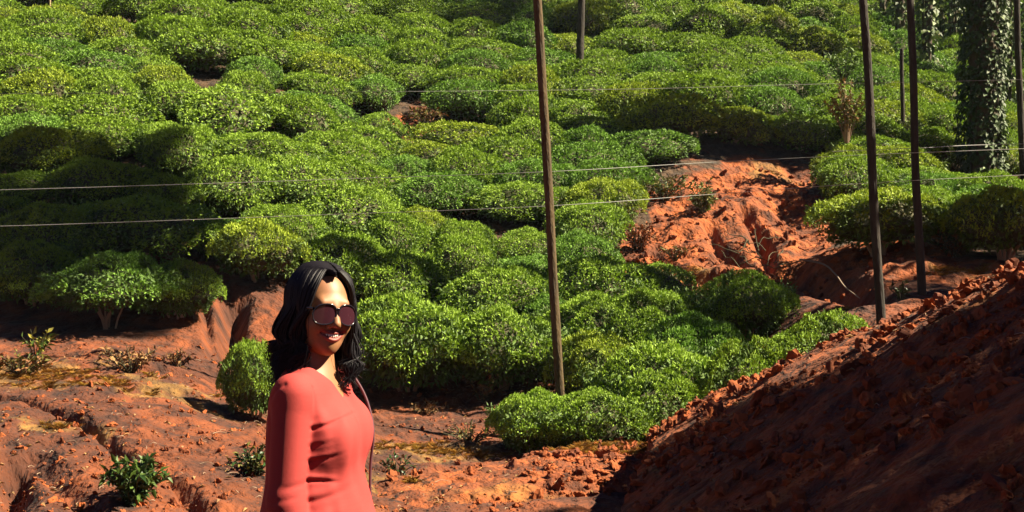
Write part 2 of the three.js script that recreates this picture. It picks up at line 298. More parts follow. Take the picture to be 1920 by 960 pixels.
bushTop(1240, 662, 270, .7, { d: 11.6, tilt: .35, label: 'broad lit tea bush between the tall pole and spoil bank, above the low hedge' });
bushTop(1130, 640, 190, .7, { d: 12.6, tilt: .3, label: 'tea bush directly behind the lit bush at the tall pole\'s foot' });
bushTop(1410, 662, 210, .6, { d: 11, tilt: .2, deep: .7, label: 'dark-fronted tea bush tucked behind the spoil bank\'s crest, nearest the tall pole' });
bushTop(1550, 608, 210, .6, { d: 11.2, tilt: .2, deep: .7, label: 'dark-fronted tea bush tucked behind the spoil bank\'s crest, nearest the pair of poles' });
bushTop(1310, 604, 190, .7, { d: 12.6, tilt: .3, label: 'tea bush just downhill of the shaded bush in the hollow' });
bushTop(1390, 522, 200, .75, { d: 14.1, tilt: .3, label: 'shaded tea bush in the hollow right under the bare red scarp' });
bushTop(1650, 362, 230, .8, { d: 15.6, tone: 1, tilt: .2, label: 'broad domed tea bush with bright top and black shaded front behind the pair of poles' });  // yellower leaf tone set by hand, its sunlit look put into the leaf colour
bushTop(1800, 372, 140, .75, { d: 15.9, tilt: .3, label: 'shaded tea bush right of the bright dome behind the pair of poles' });
bushTop(1880, 360, 200, .9, { d: 15, tilt: .2, label: 'large shaded tea bush above the bank at the right border' });
const named = [ // pixel x, top, width, tone, label
  [250, 372, 250, 2, 'shaded tea bush standing behind the flat-topped bush with bare stems'],
  [90, 392, 210, 2, 'shaded tea bush above the red earth patch at the left border, under the lower wire'],
  [635, 432, 160, 0, 'small tea bush just above the woman\'s hair, right of the bright dome'],
  [742, 470, 170, 0, 'rounded tea bush uphill of the big bush beside the woman\'s face'],
  [940, 497, 190, 1, 'domed tea bush with a dark hollow on its near side, close beside the tall pole'],
  [865, 440, 140, 0, 'tea bush uphill of the dark hollow, close beside the tall pole'],
  [1115, 480, 190, 0, 'sunlit tea bush just right of the tall pole at half its height'],
  [1210, 545, 170, 0, 'sunlit tea bush on the edge of the hollow, below the scarp\'s lower end'],
  [1120, 555, 190, 0, 'sunlit tea bush close behind the tall pole\'s lower third'],
  [1105, 378, 150, 0, 'tea bush under the wire just right of the tall pole, beside the scarp'],
  [1130, 334, 140, 1, 'small bright tea bush between the two wires beside the scarp\'s dry scrub'],
  [660, 352, 190, 0, 'tea bush just below the upper wire, uphill of the woman'],
  [435, 296, 170, 0, 'tea bush with a dark leafy front above the upper wire, uphill of the bright dome'],
  [565, 300, 180, 0, 'tea bush above the upper wire, between the bright dome and the tall pole'],
  [340, 236, 150, 1, 'rounded tea bush with dark leafy front above the left wires'],
  [735, 396, 130, 1, 'small tea bush uphill of the woman, between two dark gaps'],
  [430, 168, 190, 1, 'bright domed tea bush just right of a small bare gap high on the left'],
  [1600, 290, 150, 0, 'shaded tea bush overhanging the top right of the scarp'],
];
for (const [x, top, w, , label] of named) bushTop(x, top, w * 1.08, .72, { label, from: 12.5, tilt: .8 });
const gapsAt = [[85, 30, .6], [215, 60, .5], [400, 150, .6], [770, 235, .9], [380, 200, .5], [650, 50, .4], [1690, 190, .4], [1600, 210, .45], [830, 455, .45], [960, 545, .3]].map(([x, y, r]) => [pick(x, y + 12), r]);
const inFrame = (p, m = 0) => { const d = -p.z, px = 960 + p.x / d * F, top = 480 - (p.y + .8 - EYE) / d * F; return px > -m && px < 1920 + m && top > -10 - m; };
const rows = [];
for (let d0 = 14.6, i = 0; d0 < 26.6; i++, d0 += .8 + .012 * (d0 - 14)) {
  const row = []; rows.push(row);
  let x = -.5 * d0 - brnd() * 1.2;
  while (x < .56 * d0) {
    const w = .92 + .55 * brnd() + .01 * (d0 - 14), cx = x + w / 2, d = d0 + .45 * noise(cx * .22 + 3, i * .31) + .12 * (brnd() - .5), u = cx / d, p = V(cx, 0, -d);
    x += w * (.84 + .1 * brnd());
    const front = u < -.2 ? 15.2 : u < .03 ? 14.6 : u < .12 ? 13 : u < .265 ? 20.7 : u < .36 ? 16.8 : 15.8;
    if (d < front || inBlob(BARE, cx, -d) > -.12 || Math.abs(u) > .56) continue;
    if (allBushes.some((q) => q.fixed && Math.hypot(q.p.x - cx, (q.p.z + d)) < (q.w + w) * .33) || gapsAt.some(([g, r]) => Math.hypot(g.x - cx, g.z + d) < r * .8 + w * .25)) continue;
    if (Math.hypot(cx - 7.8, (d - 20) * .8) < 1.25) continue;
    p.y = landY(cx, -d) - .06;
    const b = bush(p, w * 1.11, .5 + .28 * brnd() + .006 * (d - 14), { tilt: .8, deep: (.84 + .2 * brnd()) / w });
    row.push({ b, p, w, tone: allBushes[allBushes.length - 1].tone });
  }
}
for (let d = 13; d < 24; d += .45) for (let x = -.5 * d; x < .5 * d; x += .45) { // smaller bushes where the rows leave holes
  const u = x / d, front = u < -.3 ? 13.6 : u < -.2 ? 15 : u < -.1 ? 14.4 : u < .03 ? 14 : u < .12 ? 12.6 : u < .265 ? 20.9 : u < .36 ? 17 : 16;
  if (d < front || inBlob(BARE, x, -d) > -.2 || gapsAt.some(([g, r]) => Math.hypot(g.x - x, g.z + d) < r * .7) || Math.hypot(x - 7.8, (d - 20) * .8) < 1.15) continue;
  if (allBushes.some((q) => Math.hypot(q.p.x - x, q.p.z + d) < q.w * .42 + .22)) continue;
  const p = V(x, landY(x, -d) - .06, -d), w = .8 + .3 * brnd(), b = bush(p, w, .5 + .2 * brnd(), { tilt: .7 });
  const i = clamp(Math.round((d - 14.6) / 1.05), 0, rows.length - 1); rows[i].push({ b, p, w, tone: allBushes[allBushes.length - 1].tone });
}
rows.forEach((row) => row.sort((a, b) => a.p.x / a.p.z < b.p.x / b.p.z ? 1 : -1));
{ // every bush gets words of its own: its look and its place in its row
  const ORD = ['first', 'second', 'third', 'fourth', 'fifth', 'sixth', 'seventh', 'eighth', 'ninth', 'tenth', 'eleventh', 'twelfth', 'thirteenth', 'fourteenth', 'fifteenth', 'sixteenth', 'seventeenth', 'eighteenth', 'nineteenth', 'twentieth', 'twenty-first', 'twenty-second', 'twenty-third', 'twenty-fourth', 'twenty-fifth', 'twenty-sixth', 'twenty-seventh', 'twenty-eighth', 'twenty-ninth', 'thirtieth'];
  rows.forEach((row, i) => {
    const seen = row.filter((e) => inFrame(e.p)), past = row.filter((e) => !inFrame(e.p)), R = ORD[Math.min(i, 29)];
    seen.forEach((e, k) => { const n = seen.length, from = k < n / 2 ? `${ORD[k]} from the left` : `${ORD[n - 1 - k]} from the right`; e.b.userData.label = `${e.w > 1.65 ? 'broad' : e.w < 1.12 ? 'small' : e.w < 1.32 ? 'narrow' : 'rounded'} ${['mid green', 'yellow-green', 'deep green'][e.tone]} tea bush, ${from} in the ${R} row uphill`; });
    past.forEach((e, k) => { e.b.userData.label = `tea bush past the picture's edge, ${ORD[Math.min(k, 29)]} such in the ${R} row uphill`; });
  });
  console.log('bushes', allBushes.length, 'rows', rows.length);
}
{ // the tea goes on uphill, too many and too far to tell bush from bush
  const o = new THREE.Group(), r = rng(5), parts = [0, 1, 2].map((v) => bushProto('far', v, v)), spots = [[], [], []], m = new THREE.Matrix4(), q = new THREE.Quaternion(), t = new THREE.Quaternion();
  o.name = 'far_tea_bushes'; scene.add(tag(o, 'mass of tea bushes running on over the top of the hillside', 'tea bushes', null, 'stuff'));
  for (let d = 27; d < 58; d += .95 + .02 * (d - 28)) for (let x = -.56 * d; x < .56 * d; ) { const w = 1.0 + .6 * r(); spots[Math.floor(r() * 3)].push([x + w / 2, d + .5 * noise(x * .3, d) + .3 * r(), w]); x += w * .92; }
  spots.forEach((list, v) => parts[v].children.slice(0, 3).forEach((c) => {
    const rr = rng(8 + v), im = new THREE.InstancedMesh(c.geometry, c.material, list.length); im.name = c.name; im.userData.kind = 'stuff'; o.add(im);
    list.forEach(([x, d, w], k) => { const s = (landY(x, -d - .5) - landY(x, -d + .5)) * .8; t.setFromUnitVectors(V(0, 1, 0), V(0, 1, s).normalize()); q.setFromAxisAngle(V(0, 1, 0), rr() * 6); im.setMatrixAt(k, m.compose(V(x, landY(x, -d) - .06, -d), t.clone().multiply(q), V(w * .57, .56 + .34 * rr(), w * .53))); });
  }));
  shade(o);
}

// ------------------------------------------------------------------ poles and wires
const barkBump = noiseTexture(256, (u, v) => .5 + .35 * tileFbm(u, v * .25, 16, 3, 21) + .3 * tileFbm(u, v, 24, 4, 7));
const barkMap = noiseTexture(256, (u, v) => { const s = .72 + .5 * tileFbm(u, v * .5, 12, 5, 4); return [s, s * .96, s * .9]; });
const bark = (r, g, b) => new THREE.MeshStandardMaterial({ color: C(r, g, b), roughness: .92, map: barkMap, bumpMap: barkBump, bumpScale: .012 });
const POLE = bark(.1, .066, .025), DARKPOLE = bark(.035, .028, .02), TRUNK = bark(.1, .08, .055);
function stick(base, top, r0, r1, seed, rough = .06, segs = 60) {
  const n = 14, p = [], uv = [], idx = [], ax = top.clone().sub(base), L = ax.length(), X = V(1, 0, 0), Z = V(0, 0, 1), o = V(0, 0, 0);
  for (let j = 0; j <= segs; j++) for (let i = 0; i <= n; i++) {
    const t = j / segs, a = i % n / n * 6.2832, r = lerp(r0, r1, t) * (1 + rough * noise(Math.cos(a) * 1.5 + seed, t * L * 2.2, Math.sin(a) * 1.5) + rough * .6 * noise(seed, t * L * 6));
    o.copy(ax).multiplyScalar(t); o.x += .018 * noise(seed + 4, t * L * .7) * Math.sin(t * 3.14); p.push(o.x + X.x * Math.cos(a) * r, o.y, o.z + Z.z * Math.sin(a) * r); uv.push(i / n * .8, t * L * .9);
  }
  for (let j = 0; j < segs; j++) for (let i = 0; i < n; i++) { const k = j * (n + 1) + i; idx.push(k, k + n + 1, k + 1, k + 1, k + n + 1, k + n + 2); }
  for (let i = 1; i < n - 1; i++) { const k = segs * (n + 1); idx.push(k, k + i + 1, k + i); }
  const g = new THREE.BufferGeometry(); g.setAttribute('position', new THREE.Float32BufferAttribute(p, 3)); g.setAttribute('uv', new THREE.Float32BufferAttribute(uv, 2)); g.setIndex(idx); g.computeVertexNormals(); return g;
}
function pole(name, label, cat, a, b, d, r0, r1, m, seed, group) {  // a, b: two pixels on its axis; it runs on to its full height
  const lo = at(a[0], a[1], d), hi = at(b[0], b[1], d), dir = hi.clone().sub(lo); dir.divideScalar(dir.y);
  const base = lo.clone().addScaledVector(dir, landY(lo.x, lo.z) - .3 - lo.y), top = hi.clone().addScaledVector(dir, b[2] ?? 1.6);
  const o = tag(mesh(name, stick(base, top, r0, r1, seed), m), label, cat, group); o.position.copy(base);
  return { base, top, dir, d };
}
const P1 = pole('tall_pole', 'tall slender leaning pole in the middle of the hillside, sunlit along one edge', 'pole', [1051, 740], [1007, 0], 11.6, .045, .039, POLE, 3, 'slender poles on the tea slope');
const P2 = pole('tall_pole', 'dark pole high on the slope at the top edge, only its foot in view', 'pole', [1088, 95], [1091, 0], 23.9, .075, .07, DARKPOLE, 9, 'slender poles on the tea slope');
const P3 = pole('tall_pole', 'nearer and longer of the pair of dark poles standing behind the spoil bank', 'pole', [1650, 580], [1617, 0], 12.4, .048, .038, DARKPOLE, 15, 'slender poles on the tea slope');
const P4 = pole('tall_pole', 'farther of the pair of dark poles behind the spoil bank, right of the other', 'pole', [1728, 540], [1705, 0], 13.4, .046, .037, DARKPOLE, 22, 'slender poles on the tea slope');
const P5 = pole('tall_pole', 'thin dark pole at the right border beyond the climber-clad trunk', 'pole', [1916, 250], [1907, 0], 19, .05, .045, DARKPOLE, 30, 'slender poles on the tea slope');
tag(mesh('short_post', stick(V(0, 0, 0), V(-.02, 1.15, 0), .035, .03, 5), DARKPOLE), 'short dark post standing among the bushes beside the pair of poles', 'post').position.copy(at(1693, 228, 19.5));
tag(mesh('stake', stick(V(0, 0, 0), V(.01, 1.3, 0), .022, .016, 8), STEM), 'thin pale stake among the bushes high on the slope at the far left', 'stake').position.copy(at(93, 110, 24.5));
const WIRE = new THREE.MeshStandardMaterial({ color: C(.34, .34, .32), roughness: .75, metalness: .1 });
function wire(label, pts, r = .0027) { // pts: [pixel x, pixel y, depth]
  const p = pts.map((q) => at(...q)), g = new THREE.TubeGeometry(new THREE.CatmullRomCurve3(p), 120, r, 6);
  tag(mesh('fence_wire', g, WIRE), label, 'wire', 'wires strung across the slope');
}
const back = (P, py) => { const y0 = EYE - (py - 480) / F * (P.d + .056), s = P.base.clone().addScaledVector(P.dir, y0 - P.base.y); return [960 + s.x / (P.d + .056) * F, py, P.d + .056]; };
wire('upper of the two thin wires crossing the whole slope behind the tall pole', [[-500, 366, 12.5], [0, 356, 12.5], [300, 347, 12.5], [690, 334, 12.4], back(P1, 322), [1340, 304, 12.4], back(P3, 290), [2300, 265, 12.6]]);
wire('lower of the two thin wires crossing the whole slope behind the tall pole', [[-500, 432, 12.5], [0, 424, 12.5], [300, 414, 12.5], [600, 403, 12.4], back(P1, 386), [1340, 364, 12.4], back(P3, 343), [2300, 310, 12.6]]);
wire('faint high wire crossing the upper slope and passing behind the pair of poles', [[-500, 185, 13.4], [0, 176, 13.4], [700, 172, 13.4], [1180, 167, 13.5], [1520, 158, 13.5], back(P4, 154), [2300, 140, 13.6]], .0022);
wire('wire between the pair of poles and the climber-clad trunk', [[1560, 284, 13.6], back(P4, 278), [1830, 272, 14.5], [2300, 262, 16]], .003);

// ------------------------------------------------------------------ trees clad in climbers
const VINE = [leafMat(.045, .08, .02, .6, .2), leafMat(.12, .17, .045, .6, .3)];
function climberTrunk(name, label, base, H, r0, spread, n, leaf, seed, light, group) {
  const o = thing(name, label, 'tree', base, group), r = rng(seed), L = [new Leaves(), new Leaves()];
  mesh('trunk', stick(V(0, -.4, 0), V(.1, H, 0), r0, r0 * .8, seed, .12, 50), TRUNK, o);
  const stems = []; for (let k = 0; k < 5; k++) { const a = r() * 6.28, pts = []; for (let j = 0; j <= 8; j++) { const b = a + Math.sin(j * .9 + k) * .5, q = r0 * (1.12 - .02 * j); pts.push(V(Math.cos(b) * q, -.1 + H * .98 * j / 8, Math.sin(b) * q)); } stems.push(tube(pts, .025, .012, 40, 5)); }
  mesh('vine_stem', mergeGeometries(stems), TWIG, o);
  for (let i = 0; i < n; i++) {
    const y = H * r(), a = r() * 6.2832, dens = noise(Math.cos(a) * 1.6 + seed, y * .9, Math.sin(a) * 1.6); if (dens < -.7) continue;
    const w = r0 + spread * (.25 + .75 * r()) * (1 + .45 * noise(y * 1.1, a * .9 + seed)), b = V(Math.cos(a) * w, y, Math.sin(a) * w), out = V(Math.cos(a), .45, Math.sin(a));
    const dir = V(Math.cos(a) * .5, -.75, Math.sin(a) * .5).addScaledVector(dirRand(r), .55).normalize(), s = leaf * (.6 + .7 * r());
    L[r() < light ? 1 : 0].leaf(b, dir, out.addScaledVector(dirRand(r), .45).normalize(), s, s * .78, .12, .7 + .6 * r(), .2);
  }
  mesh('climber_leaves', L[0].geometry(), VINE[0], o); mesh('young_climber_leaves', L[1].geometry(), VINE[1], o);
  return o;
}
const on = (px, py, d) => { const x = (px - 960) / F * d; return V(x, landY(x, -d) - .1, -d); };
climberTrunk('climber_clad_tree', 'thick trunk wholly covered in glossy climbing leaves at the right of the slope', on(1842, 0, 20.5), 8.5, .25, .13, 9000, .09, 91, .05);
const CG = 'slim climber-clad trunks at the edge of the tea';
climberTrunk('slim_climber_trunk', 'slim trunk with sparse pale climbing leaves just behind the farther pole', on(1738, 0, 27), 6, .08, .2, 1300, .12, 92, .6, CG);
climberTrunk('slim_climber_trunk', 'slim trunk with yellow-green climbing leaves between the pair of poles, at the top edge', on(1688, 0, 29), 6, .09, .22, 1100, .12, 93, .7, CG);
climberTrunk('slim_climber_trunk', 'slim leafy trunk in the narrow gap right of the thick climber-clad trunk', on(1888, 0, 26), 7, .09, .2, 1500, .12, 94, .5, CG);
climberTrunk('slim_climber_trunk', 'slim leafy trunk left of the nearer pole at the top edge', on(1655, 0, 31), 6, .07, .16, 800, .11, 95, .55, CG);
climberTrunk('slim_climber_trunk', 'slim leafy trunk just left of the thick climber-clad trunk at the top edge', on(1785, 0, 30), 7, .1, .25, 1800, .12, 96, .3, CG);
function leafBall(r, n, R, leaf, flat = 1, hollow = .55) { const L = new Leaves(); for (let i = 0; i < n; i++) { const o = dirRand(r), b = o.clone().multiplyScalar(R * Math.cbrt(lerp(hollow * hollow, 1, r()))); b.y *= flat; const s = leaf * (.7 + .6 * r()); L.leaf(b, o.clone().addScaledVector(dirRand(r), 1.2).normalize(), V(0, .8, 0).add(o).addScaledVector(dirRand(r), .8).normalize(), s, s * .45, .15, .7 + .6 * r(), .2); } return L; }
// dark wood behind the right shoulder of the hill, and trees outside the frame that throw the shade seen on bank and slope, one added for the ground round the camera
const CROWN = leafMat(.04, .085, .018, .5, .2);
function tree(name, label, base, H, r0, lobes, n, leaf, seed, group) { // lobes: [x, y, z, radius] from the base
  const o = thing(name, label, 'tree', base, group), r = rng(seed), gs = [], limbs = [];
  const top = V(lobes[0][0] * .3, H, lobes[0][2] * .3);
  mesh('trunk', stick(V(0, -.4, 0), top, r0, r0 * .5, seed, .1, 30), TRUNK, o);
  for (const [x, y, z, R] of lobes) { const c = V(x, y, z), s = clamp((y - R * .8) / H, .3, .95), from = top.clone().multiplyScalar(s); limbs.push(tube([from, from.clone().lerp(c, .5).add(V(0, .2, 0)), c], r0 * .4, r0 * .12, 8, 6)); const g = leafBall(r, Math.round(n * R * R), R, leaf, .85).geometry(); g.translate(x, y, z); gs.push(g); }
  mesh('limb', mergeGeometries(limbs), TRUNK, o); mesh('crown', mergeGeometries(gs), CROWN, o);
  return o;
}
{
  const up = (P, t) => P.clone().addScaledVector(SUN, t);
  // crown lobes [where the lobe's shade falls, radius]: two trees shade the bank and the road round the camera, a tall one the bushes at the left
  const BANK = [[1.54, .68, -4.67, 1.3], [.28, -.08, -6.35, .55], [.35, -.08, -7.05, .32], [2.34, 1.24, -5.99, .31], [.81, .32, -7.67, .18], [1.14, .54, -6.86, .15], [.45, -.06, -7.9, .15], [.88, .37, -7.43, .19], [1.23, .6, -6.47, .28], [.46, -.05, -8.15, .14], [2.54, 1.38, -4.4, 1.3], [.92, .39, -7.76, .15], [1.21, .59, -6.77, .15], [.62, .15, -7.3, .25], [.85, .35, -6.9, .3]];
  const ROAD = [[1.5, 0, -2.6, 1.26], [-.9, 0, -.6, 1.3], [.3, 0, .9, 1.3], [-1.3, 0, -1.6, 1.3], [-1.9, 0, 1.15, 1.3], [1.1, 0, -.6, 1.3], [.5, 0, 1.65, 1.3], [2.6, 1.2, -2.6, 1.2], [3.2, 1.5, -3.4, 1.1]];
  const LEFT = [[-6.47, 1.49, -14.59, 1.3], [-6.9, 2.22, -16.21, 1.25], [-5.77, 1.2, -13.96, .92], [-4.32, 1.07, -13.63, .45], [-8.42, 2.32, -16.51, .96], [-5.4, 2.05, -15.85, .54], [-7.13, 1.28, -13.99, 1.3], [-5.83, 2.61, -17.11, .41], [-5.09, 1.88, -15.49, .41], [-5.14, 1.07, -13.63, .51], [-5.24, 1.49, -14.59, .57], [-4.04, 1.01, -13.54, .3], [-5.53, 2.22, -16.24, .51], [-4.05, 1.14, -13.84, .28], [-4.6, 1.45, -13.1, .5], [-3.6, 1.4, -13.2, .35]];
  const HOLLOW = [[2.55, 1.1, -14.1, .6], [2.0, .7, -12.7, .4],  [5.7, 1.9, -13.6, .8], [6.2, 2.2, -15, .8]];
  const shadeTree = (label, base, H, r0, spots, t, n, leaf, seed, rise = 0) => tree('shade_tree', label, base, H, r0, spots.map(([x, y, z, R], i) => { const q = up(V(x, y + rise, z), t + ((i * 7) % 5) * .35).sub(base); return [q.x, q.y, q.z, R]; }), n, leaf, seed, 'trees standing outside the frame');
  shadeTree('broad leafy tree on the bank to the right, outside the frame', V(9.6, 1.8, -6.4), 8, .22, BANK, 11, 3000, .13, 201, .03);
  shadeTree('added leafy tree on the right, unseen, level with the camera and outside the frame', V(9.4, 1.8, -.6), 7.5, .22, ROAD, 11.5, 2000, .14, 204);  // unseen tree added to shade the near ground and cut bounce on the woman
  shadeTree('tall leafy tree to the right of the slope, outside the frame', V(10.2, 1.8, -14.8), 14.5, .3, LEFT.map(([x, y, z, R]) => [x, y, z, R * 1.12]), 20.5, 2300, .14, 202);
  shadeTree('leafy tree at the right edge of the hollow, outside the frame', V(9.9, 1.6, -13), 7.5, .2, HOLLOW, 8.2, 2200, .13, 205);
  // a tall trunk far up on the right: a streak of shade on the upper slope
  const b3 = V(13.2, landY(13.2, -26.4), -26.4);
  tree('shade_tree', 'tall straight-trunked tree far up to the right, outside the frame', b3, 16, .2, [[0, 16, 0, 1.6], [.8, 17, .3, 1.3], [-.8, 17.2, -.2, 1.3]], 900, .15, 203, 'trees standing outside the frame');
}

// ------------------------------------------------------------------ small plants
function shrub(name, label, cat, base, w, h, n, leaf, mats, seed, opt = {}) {
  const o = thing(name, label, cat, base), r = rng(seed), L = mats.map(() => new Leaves()), st = [];
  for (let k = 0; k < (opt.stems ?? 12); k++) {
    const a = r() * 6.28, e = Math.sqrt(r()) * w / 2, hh = h * (.5 + .5 * r()) * (1 - .35 * e / (w / 2)), tip = V(Math.cos(a) * e, hh, Math.sin(a) * e), mid = V(Math.cos(a) * e * .45, hh * .55, Math.sin(a) * e * .45);
    const c = new THREE.CatmullRomCurve3([V(Math.cos(a) * .02, -.05, Math.sin(a) * .02), mid, tip]); st.push(tube([V(Math.cos(a) * .02, -.05, Math.sin(a) * .02), mid, tip], opt.sr ?? .007, .003, 6, 5));
    const m = Math.round(n / (opt.stems ?? 12));
    for (let i = 0; i < m; i++) { const t = Math.pow(r(), .6) * (1 - (opt.from ?? .2)) + (opt.from ?? .2), b = c.getPointAt(t), q = dirRand(r), dir = q.addScaledVector(V(Math.cos(a) * .5, .5, Math.sin(a) * .5), 1).normalize(), s = leaf * (.6 + .7 * r()); L[Math.floor(r() * mats.length)].leaf(b, dir, V(0, 1, 0).addScaledVector(dirRand(r), .7).normalize(), s, s * (opt.slim ?? .42), .15, .7 + .6 * r(), .25); }
  }
  mesh('stem', mergeGeometries(st), opt.stemMat ?? TWIG, o);
  L.forEach((l, i) => { if (l.p.length) mesh(i ? 'pale_leaves' : 'leaves', l.geometry(), mats[i], o); });
  return o;
}
const DRYLEAF = leafMat(.17, .075, .03, .8, .15), DRYPALE = leafMat(.25, .14, .055, .8, .15), OLIVE = leafMat(.13, .12, .022, .6), WEED = leafMat(.07, .12, .02, .5), YELLOW = leafMat(.25, .22, .03, .6), DARKWEED = leafMat(.025, .055, .016, .35, .15), REDLEAF = leafMat(.26, .08, .03, .8, .15);
const G = (px, py) => { const p = pick(px, py, groundAt); p.y -= .02; return p; };
shrub('leafy_shrub', 'low leafy green shrub growing on the eroded dirt at the bottom left', 'shrub', G(250, 945), .42, .36, 900, .06, [DARKWEED, WEED], 301, { stems: 40 });
shrub('yellow_weed', 'small yellow-green weed on the red dirt at the left border', 'weed', G(68, 668), .3, .36, 90, .075, [YELLOW, WEED], 302, { stems: 9 });
shrub('olive_bush', 'dull olive weed tuft on the dirt slope at the left border', 'weed', G(40, 705), .55, .28, 260, .06, [OLIVE, DRYLEAF], 303, { stems: 30 });
shrub('dry_shrub', 'withered brown shrub of dead leaves under the shaded flat-topped bush', 'shrub', G(245, 690), .62, .28, 420, .055, [DRYLEAF, DRYPALE], 304, { stems: 34, from: .05 });
shrub('dry_shrub', 'second withered brown shrub, between the first and the red scarp', 'shrub', G(335, 690), .3, .24, 160, .055, [DRYLEAF, DRYPALE], 305, { stems: 16 });
shrub('dry_shrub', 'low withered scrub in front of the big rounded bushes, beside the woman', 'shrub', G(800, 775), .5, .16, 260, .05, [DRYLEAF, DRYPALE], 306, { stems: 26 });
shrub('dry_shrub', 'thin dead brown scrub leaning on the bare path below the tall rounded bush', 'shrub', G(880, 830), .62, .24, 260, .04, [DRYLEAF, OLIVE], 307, { stems: 34 });
shrub('straggly_plant', 'pale straggly weed at the foot of the tall rounded bush by the path', 'weed', G(905, 752), .6, .5, 240, .06, [OLIVE, DRYPALE], 308, { stems: 20 });
shrub('straggly_plant', 'dark weed tuft beside the woman\'s hip at the road edge', 'weed', G(745, 890), .3, .2, 130, .05, [DARKWEED, DRYLEAF], 309, { stems: 18 });
shrub('straggly_plant', 'dark weeds on the dirt just behind the woman\'s elbow', 'weed', G(478, 890), .36, .26, 260, .05, [DARKWEED, OLIVE], 310, { stems: 26 });
shrub('scarp_shrub', 'bushy green plant hanging down the middle of the bare red scarp', 'shrub', G(1320, 400), .55, .62, 520, .075, [WEED, OLIVE], 311, { stems: 26 });
shrub('scarp_shrub', 'grey-green wild shrub at the scarp\'s top left under the wires', 'shrub', G(1245, 372), .95, .5, 520, .07, [OLIVE, WEED], 312, { stems: 34 });
shrub('scarp_shrub', 'reddish withered shrub at the scarp\'s lower left beside the sunlit bushes', 'shrub', G(1195, 470), .6, .5, 420, .07, [REDLEAF, DRYLEAF], 313, { stems: 26 });
shrub('scarp_shrub', 'rusty low scrub along the scarp\'s lower edge', 'shrub', G(1265, 480), .6, .22, 260, .06, [REDLEAF, OLIVE], 314, { stems: 26 });
shrub('bank_plant', 'small dark weed at the foot of the nearer of the pair of poles', 'weed', G(1690, 560), .3, .26, 70, .06, [WEED, DARKWEED], 315, { stems: 10 });
shrub('scarp_shrub', 'brown leafless scrub on the earth right of the pair of poles', 'shrub', G(1790, 480), .9, .42, 420, .06, [DRYLEAF, DARKWEED], 316, { stems: 34 });
shrub('sapling', 'spindly olive-brown sapling among the bushes left of the pair of poles', 'sapling', at(1588, 262, 19.5), .75, 1.15, 900, .075, [OLIVE, OLIVE, DRYPALE], 317, { stems: 20, from: .25, stemMat: STEM, sr: .012 });
shrub('sapling', 'dark bushy young tree standing above the bushes left of the pair of poles', 'sapling', at(1582, 150, 22.5), .85, .7, 420, .09, [MATURE[2], MATURE[0]], 318, { stems: 26 });
shrub('dry_shrub', 'brownish withered scrub in a bare gap on the middle of the slope', 'shrub', at(795, 236, 21.2), .8, .42, 260, .09, [DRYLEAF, OLIVE], 319, { stems: 26 });
shrub('dry_shrub', 'faded brownish scrub in the gap high on the left slope', 'shrub', at(372, 225, 20.4), .5, .55, 200, .09, [DRYPALE, OLIVE], 320, { stems: 20 });
{ // forked stems under the flat-topped bush, and roots laid bare on the scarp
  const b = G(200, 616), o = thing('bare_stem', 'pale forked stems of the shaded flat-topped bush, rising from the dirt', 'stem', b);
  mesh('stem', tube([V(.01, -.1, 0), V(.0, .1, .01), V(.05, .22, 0), V(.16, .38, -.05)], .022, .009, 12, 7), STEM, o);
  mesh('stem', tube([V(-.02, -.1, .02), V(-.03, .12, 0), V(-.08, .2, 0), V(-.1, .4, -.05)], .02, .008, 12, 7), STEM, o);
  const rr = rng(66); const list = [];
  for (let k = 0; k < 16; k++) { const p = G(1385 + rr() * 90, 455 + rr() * 50), q = [p.clone().add(V(0, .03, 0))]; let a = rr() * 6.28; for (let j = 0; j < 4; j++) { a += (rr() - .5) * 1.2; const n = q[j].clone().add(V(Math.cos(a) * .1, 0, Math.sin(a) * .14)); n.y = landY(n.x, n.z) + .04 + .09 * rr(); q.push(n); } list.push(tube(q, .008, .004, 10, 5)); }
  tag(mesh('exposed_roots', mergeGeometries(list), TWIG), 'tangle of roots laid bare on the lower scarp', 'roots', null, 'stuff');
  const q = [[1500, 492], [1540, 500], [1566, 520], [1585, 545], [1612, 566]].map(([x, y]) => { const p = G(x, y); p.y += .06; return p; });
  tag(mesh('dead_root', tube(q, .013, .006, 24, 7), std(.2, .15, .1, .8)), 'pale dead root lying down the earth left of the nearer of the pair of poles', 'root');
}
shrub('wild_bush', 'dark leafy bush at the wood\'s edge between the farther pole and the climber-clad trunk', 'bush', on(1770, 0, 31), 2.4, 3.0, 1500, .16, [WEED, OLIVE], 330, { stems: 40, sr: .02 });
shrub('wild_bush', 'tall leafy bush at the wood\'s edge in the top right corner', 'bush', on(1895, 0, 30), 2.2, 3.2, 1500, .16, [WEED, DARKWEED], 331, { stems: 40, sr: .02 });
shrub('wild_bush', 'leafy bush at the top edge between the pair of poles', 'bush', on(1680, 0, 33), 2, 2.2, 1100, .16, [WEED, OLIVE], 332, { stems: 34, sr: .02 });
